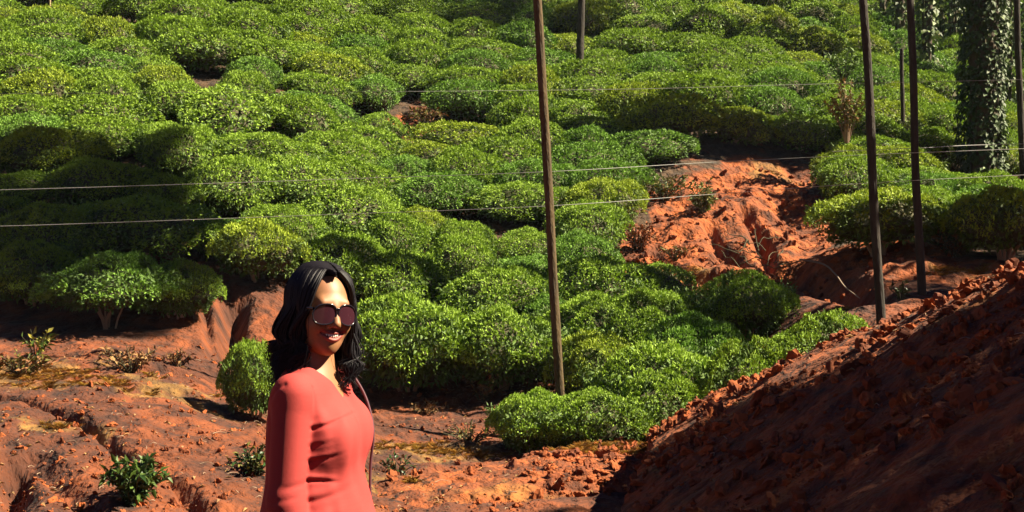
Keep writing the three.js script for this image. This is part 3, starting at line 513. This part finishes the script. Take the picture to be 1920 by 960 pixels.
{ // dry grass: nobody could count the blades
  const r = rng(404), L = new Leaves();
  for (let k = 0; k < 30; k++) { const a = r() * 6.28, e = r() * .035; L.leaf(V(Math.cos(a) * e, -.005, Math.sin(a) * e), V(Math.cos(a) * .6, .8 + .5 * r(), Math.sin(a) * .6).normalize(), V(-Math.cos(a), .6, -Math.sin(a)).normalize(), .025 + .045 * r(), .0035, .1, .7 + .6 * r(), .4); }
  const spots = [];
  for (const [cx, cz, rx, rz] of GRASS) for (let i = 0; i < 800 * Math.sqrt(rx * rz); i++) { const x = cx + (r() * 2 - 1) * rx * 1.3, z = cz + (r() * 2 - 1) * rz * 1.3; if (1.4 * fbm(x * 3.1, z * 3.1, 4) + .8 - Math.hypot((x - cx) / rx, (z - cz) / rz) > .35) spots.push([x, z]); }
  const im = new THREE.InstancedMesh(L.geometry(), leafMat(.34, .18, .04, .85, .2), spots.length), m = new THREE.Matrix4();
  spots.forEach(([x, z], k) => { im.setMatrixAt(k, m.compose(V(x, Math.max(landY(x, z) + roughness(x, z), bankY(x, z) + (bankY(x, z) > landY(x, z) ? bankRough(x, z) : 0)), z), new THREE.Quaternion().setFromAxisAngle(V(0, 1, 0), r() * 6), V(1, .5 + .9 * r() * r(), 1))); const t = .7 + .5 * r(); im.setColorAt(k, C(t, t * (.85 + .3 * r()), t * .8)); });
  im.name = 'dry_grass'; scene.add(tag(im, 'short dry ochre grass scattered over the dirt slope', 'grass', null, 'stuff')); shade(im);
}
{ // fallen twigs and dead leaves
  const r = rng(606), st = [], L = new Leaves();
  for (let i = 0; i < 900; i++) {
    const bank = r() < .35, p = bank ? V(lerp(-1.5, 3.2, r()), 0, lerp(-10.2, -5, r())) : pick(r() * 1000 - 20, 650 + r() * 310); if (bank && bankY(p.x, p.z) < landY(p.x, p.z)) continue;
    p.y = bank ? bankSurface(p.x, p.z) : Math.max(landY(p.x, p.z) + roughness(p.x, p.z), bankSurface(p.x, p.z)); const a = r() * 6.28, l = .03 + .1 * r() * r();
    if (r() < .45) st.push(tube([V(p.x, p.y + .008, p.z), V(p.x + Math.cos(a) * l * .5, p.y + .012 + .01 * r(), p.z + Math.sin(a) * l * .5), V(p.x + Math.cos(a + .3) * l, p.y + .006, p.z + Math.sin(a + .3) * l)], .003, .0015, 4, 4));
    else L.leaf(V(p.x, p.y + .01, p.z), V(Math.cos(a), .3 * r(), Math.sin(a)).normalize(), V(.4 * (r() - .5), 1, .4 * (r() - .5)), .035 + .03 * r(), .022, .3, .6 + .8 * r(), .3);
  }
  const g = new THREE.Group(); g.name = 'litter'; scene.add(tag(g, 'fallen twigs and dead leaves scattered over the red earth', 'litter', null, 'stuff'));
  mesh('twigs', mergeGeometries(st), STEM, g).userData.kind = 'stuff'; mesh('dead_leaves', L.geometry(), DRYPALE, g).userData.kind = 'stuff';
}
{ // clods
  const shape = (seed) => { const g = new THREE.IcosahedronGeometry(1, 2), p = g.attributes.position, v = new THREE.Vector3(); for (let i = 0; i < p.count; i++) { v.fromBufferAttribute(p, i); const q = 1 + .5 * noise(v.x * 1.5 + seed, v.y * 1.5, v.z * 1.5 + .01) + .38 * noise(v.x * 3.1 + seed, v.y * 3.1, v.z * 3.1 + .02); p.setXYZ(i, v.x * q, v.y * q * .75, v.z * q * .9); } g.computeVertexNormals(); return g; };
  const mats = [std(.23, .055, .01, .95), std(.14, .033, .008, .95)], r = rng(515), shapes = [1, 2, 3].map((s) => shape(s * 7.3));
  const put = [[], [], []];
  for (let i = 0; i < 60000 && put[0].length + put[1].length + put[2].length < 14000; i++) {
    const s = r(), x = lerp(-1.8, 5.2, r()), z = lerp(-11, -4, r()), b = bankY(x, z), l = landY(x, z); if (b < l - .02) continue;
    if (fbm(x * 1.8 + 4, z * 1.8, 3) + .3 * r() < .02) continue;
    const R = .004 + .05 * Math.pow(s, 9); put[i % 3].push([x, bankSurface(x, z) + R * .15, z, R]);
  }
  for (let i = 0; i < 4500; i++) { const px = -40 + r() * 1050, py = 640 + r() * 330, p = pick(px, py); if (px > 420 && py < 740 && px < 1000) continue; const R = .004 + .026 * Math.pow(r(), 7); put[i % 3].push([p.x, landY(p.x, p.z) + roughness(p.x, p.z) + R * .1, p.z, R]); }
  for (let i = 0; i < 900; i++) { const p = pick(1180 + r() * 640, 320 + r() * 240); if (inBlob(BARE, p.x, p.z) < 0) continue; const R = .015 + .05 * Math.pow(r(), 3); put[i % 3].push([p.x, landY(p.x, p.z) + roughness(p.x, p.z), p.z, R]); }
  const grp = new THREE.Group(); grp.name = 'earth_clods'; scene.add(tag(grp, 'small clods and crumbs of red earth strewn over the bank and dirt', 'clods', null, 'stuff'));
  put.forEach((list, k) => { const im = new THREE.InstancedMesh(shapes[k], mats[k % 2], list.length), m = new THREE.Matrix4(); list.forEach(([x, y, z, R], i) => { im.setMatrixAt(i, m.compose(V(x, y, z), new THREE.Quaternion().setFromEuler(new THREE.Euler(r() * 6, r() * 6, r() * 6)), V(R * (.7 + .7 * r()), R * (.5 + .6 * r()), R * (.7 + .7 * r())))); const t = .75 + .5 * r(); im.setColorAt(i, C(t, t, t)); }); im.name = 'clods'; im.userData.kind = 'stuff'; grp.add(im); shade(im); });
  const big = [[1903, 512, .085, 'upright clod on the bank crest at the right border'], [1497, 668, .07, 'biggest clod on the sunlit bulge of the bank crest'], [1368, 748, .045, 'clod on the sunlit strip at the lower end of the bank crest'], [1690, 600, .05, 'clod in the sunlit strip near the pair of poles\' feet'], [1790, 560, .05, 'clod high on the sunlit strip, between the poles and the right border'], [1050, 878, .035, 'clod on the ochre ledge in front of the low bush'], [960, 870, .03, 'small clod on the ledge left of the low bush'], [1740, 690, .06, 'clod lying in the deep shade below the bank crest'], [1860, 745, .06, 'clod in the deep shade near the right border']];
  big.forEach(([px, py, R, label], k) => { const p = G(px, py), o = tag(mesh('earth_clod', shapes[k % 3], mats[k % 2]), label + ', red earth', 'clod', 'larger clods on the bank'); o.position.copy(p).y += R * .35; o.scale.set(R, R * 1.15, R); o.rotation.set(k, k * 2.1, 0); });
}

// ------------------------------------------------------------------ the woman
const sdS = (p, c, r) => Math.hypot(p[0] - c[0], p[1] - c[1], p[2] - c[2]) - r;
const sdE = (p, c, r) => { const x = (p[0] - c[0]) / r[0], y = (p[1] - c[1]) / r[1], z = (p[2] - c[2]) / r[2], k = Math.hypot(x, y, z), l = Math.hypot(x / r[0], y / r[1], z / r[2]); return l < 1e-9 ? -Math.min(...r) : k * (k - 1) / l; };
const sdC = (p, a, b, r0, r1) => { const bx = b[0] - a[0], by = b[1] - a[1], bz = b[2] - a[2], t = clamp(((p[0] - a[0]) * bx + (p[1] - a[1]) * by + (p[2] - a[2]) * bz) / (bx * bx + by * by + bz * bz), 0, 1); return Math.hypot(p[0] - a[0] - bx * t, p[1] - a[1] - by * t, p[2] - a[2] - bz * t) - lerp(r0, r1, t); };
const su = (a, b, k) => { const h = Math.max(k - Math.abs(a - b), 0) / k; return Math.min(a, b) - h * h * k * .25; };
const ss = (a, b, k) => -su(-a, b, k);              // a without b
function surface(f, lo, hi, cell, colorAt) {        // surface nets over the field f
  const n = [0, 1, 2].map((k) => Math.ceil((hi[k] - lo[k]) / cell) + 1), [nx, ny, nz] = n, val = new Float32Array(nx * ny * nz), p = [0, 0, 0];
  for (let k = 0; k < nz; k++) for (let j = 0; j < ny; j++) for (let i = 0; i < nx; i++) { p[0] = lo[0] + i * cell; p[1] = lo[1] + j * cell; p[2] = lo[2] + k * cell; val[i + nx * (j + ny * k)] = f(p); }
  const id = new Int32Array(nx * ny * nz).fill(-1), pos = [], idx = [], cs = [0, 1, nx, nx + 1, nx * ny, nx * ny + 1, nx * ny + nx, nx * ny + nx + 1];
  const E = [[0, 1], [2, 3], [4, 5], [6, 7], [0, 2], [1, 3], [4, 6], [5, 7], [0, 4], [1, 5], [2, 6], [3, 7]];
  for (let k = 0; k < nz - 1; k++) for (let j = 0; j < ny - 1; j++) for (let i = 0; i < nx - 1; i++) {
    const o = i + nx * (j + ny * k); let m = 0; for (let q = 0; q < 8; q++) if (val[o + cs[q]] < 0) m |= 1 << q; if (!m || m === 255) continue;
    let x = 0, y = 0, z = 0, c = 0;
    for (const [a, b] of E) { if (((m >> a) & 1) === ((m >> b) & 1)) continue; const va = val[o + cs[a]], vb = val[o + cs[b]], t = va / (va - vb); x += (a & 1) + ((b & 1) - (a & 1)) * t; y += ((a >> 1) & 1) + (((b >> 1) & 1) - ((a >> 1) & 1)) * t; z += (a >> 2) + ((b >> 2) - (a >> 2)) * t; c++; }
    id[o] = pos.length / 3; pos.push(lo[0] + (i + x / c) * cell, lo[1] + (j + y / c) * cell, lo[2] + (k + z / c) * cell);
  }
  const quad = (a, b, c, d, flip) => { if (a < 0 || b < 0 || c < 0 || d < 0) return; flip ? idx.push(a, c, b, a, d, c) : idx.push(a, b, c, a, c, d); };
  for (let k = 1; k < nz - 1; k++) for (let j = 1; j < ny - 1; j++) for (let i = 1; i < nx - 1; i++) {
    const o = i + nx * (j + ny * k), s = val[o] < 0, X = nx, Y = nx * ny;
    if (s !== val[o + 1] < 0) quad(id[o - X - Y], id[o - Y], id[o], id[o - X], !s);
    if (s !== val[o + X] < 0) quad(id[o - 1 - Y], id[o - 1], id[o], id[o - Y], !s);
    if (s !== val[o + Y] < 0) quad(id[o - 1 - X], id[o - X], id[o], id[o - 1], !s);
  }
  const nor = [], col = [], e = cell * .6;
  for (let i = 0; i < pos.length; i += 3) { const a = pos[i], b = pos[i + 1], c = pos[i + 2], v = V(f([a + e, b, c]) - f([a - e, b, c]), f([a, b + e, c]) - f([a, b - e, c]), f([a, b, c + e]) - f([a, b, c - e])).normalize(); nor.push(v.x, v.y, v.z); if (colorAt) col.push(...colorAt(a, b, c)); }
  for (let t = 0; t < idx.length; t += 3) { // wind every triangle so that it faces outwards
    const [A, B, D] = [idx[t] * 3, idx[t + 1] * 3, idx[t + 2] * 3], ux = pos[B] - pos[A], uy = pos[B + 1] - pos[A + 1], uz = pos[B + 2] - pos[A + 2], vx = pos[D] - pos[A], vy = pos[D + 1] - pos[A + 1], vz = pos[D + 2] - pos[A + 2];
    if ((uy * vz - uz * vy) * (nor[A] + nor[B] + nor[D]) + (uz * vx - ux * vz) * (nor[A + 1] + nor[B + 1] + nor[D + 1]) + (ux * vy - uy * vx) * (nor[A + 2] + nor[B + 2] + nor[D + 2]) < 0) { const q = idx[t + 1]; idx[t + 1] = idx[t + 2]; idx[t + 2] = q; }
  }
  const g = new THREE.BufferGeometry(); g.setAttribute('position', new THREE.Float32BufferAttribute(pos, 3)); g.setAttribute('normal', new THREE.Float32BufferAttribute(nor, 3)); if (colorAt) g.setAttribute('color', new THREE.Float32BufferAttribute(col, 3)); g.setIndex(idx); return g;
}
{
  // body axes: +x the way she stands (picture right), +z towards the camera, origin between her feet
  const base = at(598, 0, 3.3); base.y = 0;
  const w = thing('person', 'woman in a coral long-sleeved top and dark sunglasses, smiling back over her shoulder', 'person', base);
  w.scale.set(.95, .988, .95);
  const YAW = -.16;
  const SH = [-.022, 1.312, .158], EL = [-.03, 1.04, .19], WR = [.03, .82, .2], SH2 = [-.01, 1.312, -.158], EL2 = [.0, 1.04, -.2], WR2 = [.06, .83, -.19];
  const NECK = [-.01, 1.33, 0], HEADP = [.006, 1.524, .015];
  const torso = (p) => { let d = sdE(p, [-.008, 1.19, 0], [.098, .19, .148]); d = su(d, sdE(p, [.0, 1.04, 0], [.1, .18, .135]), .08); d = su(d, sdE(p, [-.01, .88, 0], [.125, .17, .17]), .08); d = su(d, sdE(p, [.062, 1.19, .072], [.055, .066, .066]), .06); d = su(d, sdE(p, [.062, 1.19, -.072], [.055, .066, .066]), .06); d = su(d, sdC(p, [-.02, 1.335, -.03], [-.025, 1.3, -.135], .045, .044), .05); d = su(d, sdC(p, [-.02, 1.335, .03], [-.025, 1.3, .135], .045, .044), .05); d = su(d, sdE(p, [-.055, 1.2, 0], [.062, .14, .135]), .06); return d; };
  const bodyRot = (p) => { const c = Math.cos(YAW), s = Math.sin(YAW); return [c * p[0] - s * p[2], p[1], s * p[0] + c * p[2]]; };
  // ----- body: neck, torso, arms, legs
  const SK = [.27, .12, .052], LIP = [.25, .05, .038];
  const bodyF = (p0) => {
    const p = bodyRot(p0); let d = torso(p) + .004;
    d = su(d, sdC(p, [-.02, 1.3, 0], [-.005, 1.46, .01], .056, .05), .05);
    for (const [a, b, c] of [[SH, EL, WR], [SH2, EL2, WR2]]) { d = su(d, sdC(p, a, b, .043, .036), .03); d = su(d, sdC(p, b, c, .036, .025), .015); }
    for (const s of [-1, 1]) { d = su(d, sdC(p, [0, .86, .085 * s], [.01, .48, .09 * s], .082, .052), .05); d = su(d, sdC(p, [.01, .48, .09 * s], [-.02, .09, .095 * s], .05, .034), .02); d = su(d, sdC(p, [-.03, .05, .095 * s], [.15, .03, .105 * s], .036, .026), .03); }
    return d;
  };
  const bodyG = surface(bodyF, [-.34, -.02, -.36], [.34, 1.47, .36], .012, () => SK);
  // ----- hands: palm, four unequal curled fingers, a thumb at the side
  function hand(wr, s) {
    const q = (x, y, z) => [wr[0] + x, wr[1] + y, wr[2] + z * s];
    const f = (p0) => { const p = bodyRot(p0); let d = su(sdE(p, q(.012, -.055, 0), [.038, .05, .015]), sdC(p, q(0, .03, 0), q(.005, -.02, 0), .025, .024), .02);
      [[-.022, .055], [-.002, .068], [.018, .064], [.036, .05]].forEach(([x, l], i) => { const a = q(x + .008, -.095, 0), b = q(x + .012, -.095 - l * .5, .006), c = q(x + .012, -.095 - l * .92, -.012); d = su(d, Math.min(sdC(p, a, b, .0092, .0086), sdC(p, b, c, .0086, .007)), .006); });
      return su(d, Math.min(sdC(p, q(.042, -.035, 0), q(.066, -.066, .006), .012, .0105), sdC(p, q(.066, -.066, .006), q(.07, -.095, .002), .0105, .008)), .012); };
    const c = Math.cos(YAW), t = Math.sin(YAW), X = c * wr[0] + t * wr[2], Z = -t * wr[0] + c * wr[2];
    return surface(f, [X - .1, wr[1] - .19, Z - .09], [X + .13, wr[1] + .04, Z + .09], .0035, () => SK);
  }
  // ----- head, facing its own +z
  const headF = (p) => {
    let d = sdE(p, [0, .03, -.008], [.074, .086, .094]);
    d = su(d, sdE(p, [0, -.028, .028], [.062, .083, .064]), .03);
    d = su(d, sdE(p, [0, -.078, .034], [.047, .036, .05]), .03);
    d = su(d, sdS(p, [0, -.1, .066], .017), .03);
    for (const s of [-1, 1]) { d = su(d, sdS(p, [.038 * s, -.034, .064], .025), .025); d = ss(d, sdS(p, [.032 * s, .002, .108], .02), .018); d = su(d, sdE(p, [.031 * s, 0, .079], [.0155, .0125, .012]), .006); d = su(d, sdE(p, [.073 * s, -.012, -.01], [.008, .03, .018]), .01); }
    d = su(d, sdC(p, [-.034, .024, .08], [.034, .024, .08], .012, .012), .02);
    d = su(d, sdC(p, [0, .012, .09], [0, -.031, .106], .0085, .012), .014);
    for (const s of [-1, 1]) { d = su(d, sdS(p, [.0125 * s, -.035, .0965], .0085), .008); d = ss(d, sdS(p, [.007 * s, -.0445, .102], .0042), .004); }
    // smiling mouth
    const mc = (x) => -.066 + 8 * x * x, mz = (x) => .094 - 15 * x * x, m = clamp(p[0], -.039, .039);
    d = ss(d, Math.max(Math.hypot((p[1] - mc(m)) / 1.0, (p[2] - mz(m) - .004), (p[0] - m)) - (.0078 - 4.5 * m * m), -1), .005);
    for (const [dy, r] of [[.0092, .0042], [-.0105, .0054]]) { const k = 1 - (m / .041) ** 2; d = su(d, Math.hypot(p[1] - mc(m) - dy * k, p[2] - mz(m) + .001, p[0] - m) - r * (.35 + .65 * k), .004); }
    for (const s of [-1, 1]) d = ss(d, sdC(p, [.021 * s, -.036, .106], [.041 * s, -.062, .086], .0022, .003), .01);
    return su(d, sdC(p, [0, -.06, -.02], [0, -.14, -.03], .05, .05), .03);
  };
  const headCol = (x, y, z) => { const q = 1 + .1 * fbm(x * 60 + z * 20, y * 60, 3) + .08 * noise(x * 400, y * 400, z * 400), SKN = [SK[0] * q, SK[1] * q * (1 - .12 * fbm(x * 30, y * 30 + z * 9, 2)), SK[2] * q]; const m = -.066 + 8 * x * x, k = 1 - (x / .041) ** 2; return z > .07 && k > 0 && Math.abs(y - m) < .0165 * Math.sqrt(k) ? (Math.abs(y - m) < .005 * k && z < .092 - 15 * x * x ? [.1, .02, .015] : LIP) : SKN; };
  const H = new THREE.Matrix4().compose(V(...HEADP), new THREE.Quaternion().setFromEuler(new THREE.Euler(.03, .62, -.07, 'YXZ')), V(.97, .955, .98));
  const headG = surface(headF, [-.1, -.16, -.12], [.1, .13, .14], .003, headCol).applyMatrix4(H);
  mesh('body', mergeGeometries([bodyG, headG, hand(WR, 1), hand(WR2, -1)]), new THREE.MeshPhysicalMaterial({ vertexColors: true, roughness: .55 }), w);
    { const gs = []; for (let i = -4; i <= 4; i++) { const x = i * .0062, g = new THREE.SphereGeometry(1, 10, 8); g.scale(.0032, .0062 - Math.abs(i) * .0004, .002); g.rotateY(x * 20); g.translate(x, -.0635 + 8 * x * x, .0915 - 15 * x * x); gs.push(g); } mesh('teeth', mergeGeometries(gs).applyMatrix4(H), std(.8, .74, .66, .3), w); }
  // ----- coral top
  const crease = (p, a, b, r, k) => k * Math.exp(-Math.pow(sdC(p, a, b, 0, 0) / r, 2));
  const topF = (p0) => {
    const p = bodyRot(p0); let d = torso(p) - .011;
    d = su(d, sdE(p, [.0, .9, 0], [.15, .2, .185]), .08);
    d = su(d, sdC(p, [0, .85, 0], [.0, .5, 0], .16, .2), .06);
    const arm = (S, E, W) => { let a = su(sdC(p, S, E, .054, .048), sdS(p, [S[0], S[1] - .012, S[2] - .012 * Math.sign(S[2])], .056), .02); a = su(a, sdC(p, E, W, .05, .04), .02); for (const [y, q] of [[1.08, 0], [1.05, .9], [1.015, 2], [.985, 3.4], [.955, 4.4]]) a += .002 * Math.exp(-Math.pow((p[1] - y - .22 * (p[0] - E[0]) * Math.sin(q + 1)) / .008, 2)) * smooth(-.3, .5, Math.sin(q * 2 + (p[0] - E[0]) * 30)); return a; };
    const a1 = arm(SH, EL, WR), a2 = arm(SH2, EL2, WR2);
    // creases: pulled from under the arm across the chest and waist
    const pull = (x0, y0, x1, y1, r, k) => { if (p[2] < 0 || p[0] < x0 - .03 || p[0] > x1 + .03) return 0; const t = (p[0] - x0) / (x1 - x0), y = y0 + (y1 - y0) * t * t, f = smooth(-.15, .1, t) * (1 - smooth(.35, 1.1, t)); return f * (k * Math.exp(-(((p[1] - y) / r) ** 2)) - k * .9 * Math.exp(-(((p[1] - y - r * 2.2) / (r * 1.4)) ** 2))); };
    d += pull(.0, 1.222, .13, 1.262, .005, .004) + pull(-.01, 1.178, .1, 1.196, .005, .002) + pull(-.01, 1.14, .115, 1.16, .005, .004) + pull(-.01, 1.093, .1, 1.08, .005, .0042) + pull(-.01, 1.035, .12, 1.065, .008, .004) + pull(-.01, .985, .12, 1.0, .008, .004);
    d -= .006 * noise(p[0] * 13, p[1] * 8 + p[0] * 5, p[2] * 13) + .003 * noise(p[0] * 34, p[1] * 12, p[2] * 34);
    let s = su(d, Math.min(a1, a2), .012);
    s += crease(p, [-.08, 1.275, .2], [-.045, 1.3, .22], .007, .006) + crease(p, [-.07, 1.31, .19], [-.03, 1.34, .2], .008, .004) + crease(p, [.035, 1.33, .15], [.05, 1.24, .165], .006, .007);
    // open neck, sleeve ends and hem
    s = ss(s, sdE(p, [.01, 1.395, 0], [.085, .085, .085]), .008);
    s = ss(s, sdC(p, [.075, 1.37, .01], [.135, 1.25, .01], .056, .022), .01);
    for (const W of [WR, WR2]) s = Math.max(s, -sdS(p, [W[0] + .005, W[1] - .03, W[2]], .05));
    return Math.max(s, .48 - p[1]);
  };
  const cloth = noiseTexture(256, (u, v) => .5 + .25 * Math.sin(u * 6.2832 * 64) * Math.sin(v * 6.2832 * 64) + .2 * tileFbm(u, v, 16, 3, 5));
  const topG = surface(topF, [-.36, .45, -.36], [.36, 1.45, .36], .005);
  { const p = topG.attributes.position, uv = new Float32Array(p.count * 2); for (let i = 0; i < p.count; i++) { uv[i * 2] = (p.getX(i) + p.getZ(i) * .8) * 8; uv[i * 2 + 1] = p.getY(i) * 8; } topG.setAttribute('uv', new THREE.BufferAttribute(uv, 2)); }
  mesh('top', topG, new THREE.MeshPhysicalMaterial({ color: C(.33, .029, .025), roughness: .85, bumpMap: cloth, bumpScale: .0008 }), w);
  // trousers and shoes
  const legF = (p0) => { const p = bodyRot(p0); let d = 1; for (const s of [-1, 1]) d = su(d, su(sdC(p, [0, .84, .085 * s], [.01, .48, .092 * s], .092, .066), sdC(p, [.01, .48, .092 * s], [-.02, .1, .097 * s], .066, .05), .03), .03); return Math.max(d - .004 * noise(p[0] * 14, p[1] * 10, p[2] * 14), .07 - p[1]); };
  mesh('trousers', surface(legF, [-.2, .04, -.25], [.2, .95, .25], .012), std(.03, .03, .05, .8), w);
  const shoeF = (p0) => { const p = bodyRot(p0); let d = 1; for (const s of [-1, 1]) d = Math.min(d, su(sdC(p, [-.035, .05, .095 * s], [.16, .03, .106 * s], .045, .034), sdC(p, [-.03, .05, .095 * s], [-.025, .09, .096 * s], .044, .042), .02)); return Math.max(d, -p[1] + .002); };
  for (const k of [0]) mesh('shoes', surface(shoeF, [-.15, -.02, -.25], [.25, .15, .25], .008), std(.03, .025, .025, .6), w);
  // dark strap down her far side
  { const pts = [[-.02, 1.385, -.1], [.05, 1.35, -.115], [.095, 1.29, -.12], [.122, 1.22, -.11], [.13, 1.17, -.1], [.122, 1.1, -.1], [.122, 1.0, -.1], [.14, .9, -.1], [.14, .8, -.1]].map(([x, y, z]) => V(x * Math.cos(YAW) + z * Math.sin(YAW), y, -x * Math.sin(YAW) + z * Math.cos(YAW))); mesh('strap', tube(pts, .004, .004, 50, 8), std(.08, .02, .03, .7), w); }
  // earring
  { const g = new THREE.TorusGeometry(.009, .0016, 8, 20); g.translate(-.076, -.052, -.005); mesh('earring', g.applyMatrix4(H), new THREE.MeshStandardMaterial({ color: C(.7, .6, .45), metalness: 1, roughness: .3 }), w); }
  // ----- sunglasses
  {
    const FR = new THREE.MeshPhysicalMaterial({ color: C(.012, .009, .012), roughness: .2, clearcoat: .6 }), LENS = new THREE.MeshPhysicalMaterial({ color: C(.06, .018, .028), roughness: .05, transmission: .35, thickness: 0, side: THREE.DoubleSide });
    const out = (s, t, k = 1) => { const c = Math.cos(t), q = Math.sin(t), e = .86, x = Math.sign(c) * Math.pow(Math.abs(c), e) * .0318 * k, y = Math.sign(q) * Math.pow(Math.abs(q), e) * .028 * k; const X = s * .035 + x * s; return V(X, y - .006 - .004 * c * k, .1065 - 4.2 * X * X); };
    const g = new THREE.Group(); g.name = 'sunglasses'; w.add(g);
    const parts = [];
    for (const s of [-1, 1]) {
      const ring = []; for (let i = 0; i < 28; i++) ring.push(out(s, i / 28 * 6.2832));
      parts.push(new THREE.TubeGeometry(new THREE.CatmullRomCurve3(ring, true), 60, .0027, 6, true));
      const pos = [], idx = []; pos.push(...out(s, 0, 0).toArray()); for (let q = 1; q <= 5; q++) for (let i = 0; i < 40; i++) pos.push(...out(s, i / 40 * 6.2832, q / 5).toArray());
      for (let i = 0; i < 40; i++) idx.push(0, 1 + i, 1 + (i + 1) % 40); for (let q = 0; q < 4; q++) for (let i = 0; i < 40; i++) { const a = 1 + q * 40 + i, b = 1 + q * 40 + (i + 1) % 40; idx.push(a, a + 40, b, b, a + 40, b + 40); }
      const lg = new THREE.BufferGeometry(); lg.setAttribute('position', new THREE.Float32BufferAttribute(pos, 3)); lg.setIndex(idx); lg.computeVertexNormals(); mesh('lens', lg.applyMatrix4(H), LENS, g);
      mesh('temple', tube([V(s * .066, .008, .088), V(s * .074, .008, .05), V(s * .079, .006, .0), V(s * .08, -.012, -.035)], .0042, .0022, 16, 6).applyMatrix4(H), FR, g);
    }
    parts.push(tube([V(-.006, .008, .1065), V(0, .011, .1085), V(.006, .008, .1065)], .0028, .0028, 8, 6));
    mesh('frame', mergeGeometries(parts).applyMatrix4(H), FR, g);
  }
  // ----- hair: a cap under many fine locks that fall from a parting
  {
    const HAIR = new THREE.MeshPhysicalMaterial({ color: C(.008, .0065, .009), roughness: .5, specularIntensity: .5 });
    const capF = (p) => { let d = sdE(p, [0, .034, -.014], [.081, .091, .1]); d = ss(d, sdE(p, [0, .005, .125], [.078, .125, .115]), .01); d = su(d, sdE(p, [0, -.07, -.058], [.078, .12, .046]), .05); return d; };
    const gs = [surface(capF, [-.12, -.25, -.15], [.12, .15, .13], .0045)];
    const r = rng(909);
    const hull = (a, el, R) => V(Math.sin(a) * Math.cos(el) * R * .086, .034 + Math.sin(el) * R * .097, -.012 + Math.cos(a) * Math.cos(el) * R * .104);
    for (let k = 0; k < 1800; k++) {
      const s = r() < .5 ? -1 : 1, u = Math.pow(r(), 1.15), az = lerp(s < 0 ? .76 : .88, 3.1, u) * s, lay = r(), front = 1 - smooth(0, .25, u), R = .985 + .1 * lay + .03 * noise(az * 4, 3.3);
      const zp = lerp(.078, -.09, Math.pow(u, .9)), part = .006, top = V(part + s * (.002 + .004 * r()), .128 - 3.2 * Math.max(0, zp + .012) ** 2 - 2.6 * Math.max(0, -.012 - zp) ** 2 + .008 * lay, zp);
      const wave = (.011 + .012 * lay) * Math.sin(az * 6 + 1.3 + 2 * noise(az * 3, 5)), wv = (r() - .5) * .02 + wave, len = -.135 - .09 * r() * r() - .04 * smooth(.3, 1, u) - .02 * noise(az * 3, 8), fl = .08 + .018 * lay;
      const sg = (q) => s * Math.max(.12, Math.abs(az) - q * front), lift = hull(sg(.5), lerp(.92, .95, u), R * 1.01);
      const pts = [top, top.clone().lerp(lift, .55).add(V(0, .006 * (1 - front), 0)), lift, hull(sg(.16), .42, R * 1.02), hull(az * (1 + .05 * front), -.2, R * (1.0 + .05 * lay)), V(Math.sin(az) * fl + wv, -.075, Math.cos(az) * fl - .022 + wv), V(Math.sin(az) * (fl + .012) - wv, (len - .075) / 2, Math.cos(az) * fl - .028 - wv), V(Math.sin(az) * (fl + .022 * r()) + wv, len, Math.cos(az) * (fl + .02 * r()) - .03)];
      gs.push(tube(pts, .0026 + .0016 * r(), .0007, 24, 4));
    }
    for (let k = 0; k < 110; k++) { // locks over the far shoulder, beside the chin
      const R = 1.02 + .08 * r(), a = lerp(.95, 1.5, r()), q = r(), wv = .012 * Math.sin(a * 14) + (r() - .5) * .02;
      gs.push(tube([V(.01, .122, .04 - .05 * q), V(Math.sin(a) * .07 * R, .1, .02), V(Math.sin(a) * .092 * R, .02, Math.cos(a) * .1), V(.085 + .014 * q, -.06, .03 + .02 * r()), V(.085 + wv + .02 * q, -.12, .04 + .02 * r()), V(.078 - wv * 1.6 + .03 * q, -.15, .04 + .025 * r()), V(.068 + wv * 1.6 + .03 * q, -.175 - .04 * r(), .035 + .02 * r())], .0034 + .002 * r(), .0009, 22, 4));
    }
    for (let k = 0; k < 90; k++) { // stray hairs
      const az = lerp(-3.1, 3.1, r()); if (Math.abs(az) < .8) continue; const q = r(), R = 1.06 + .1 * r(), j = () => (r() - .5) * .05;
      gs.push(tube([hull(az, .9, 1.03), hull(az + j(), .3, R), hull(az + j(), -.35, R * 1.05), V(Math.sin(az) * .1 + j(), -.1 - .05 * q, Math.cos(az) * .1 - .02 + j()), V(Math.sin(az) * .115 + j(), -.16 - .08 * q, Math.cos(az) * .11 - .03 + j())], .0009, .0004, 16, 3));
    }
    gs.forEach((g) => { g.deleteAttribute('uv'); });
    mesh('hair', mergeGeometries(gs).applyMatrix4(H), HAIR, w);
  }
}
renderer.render(scene, camera);
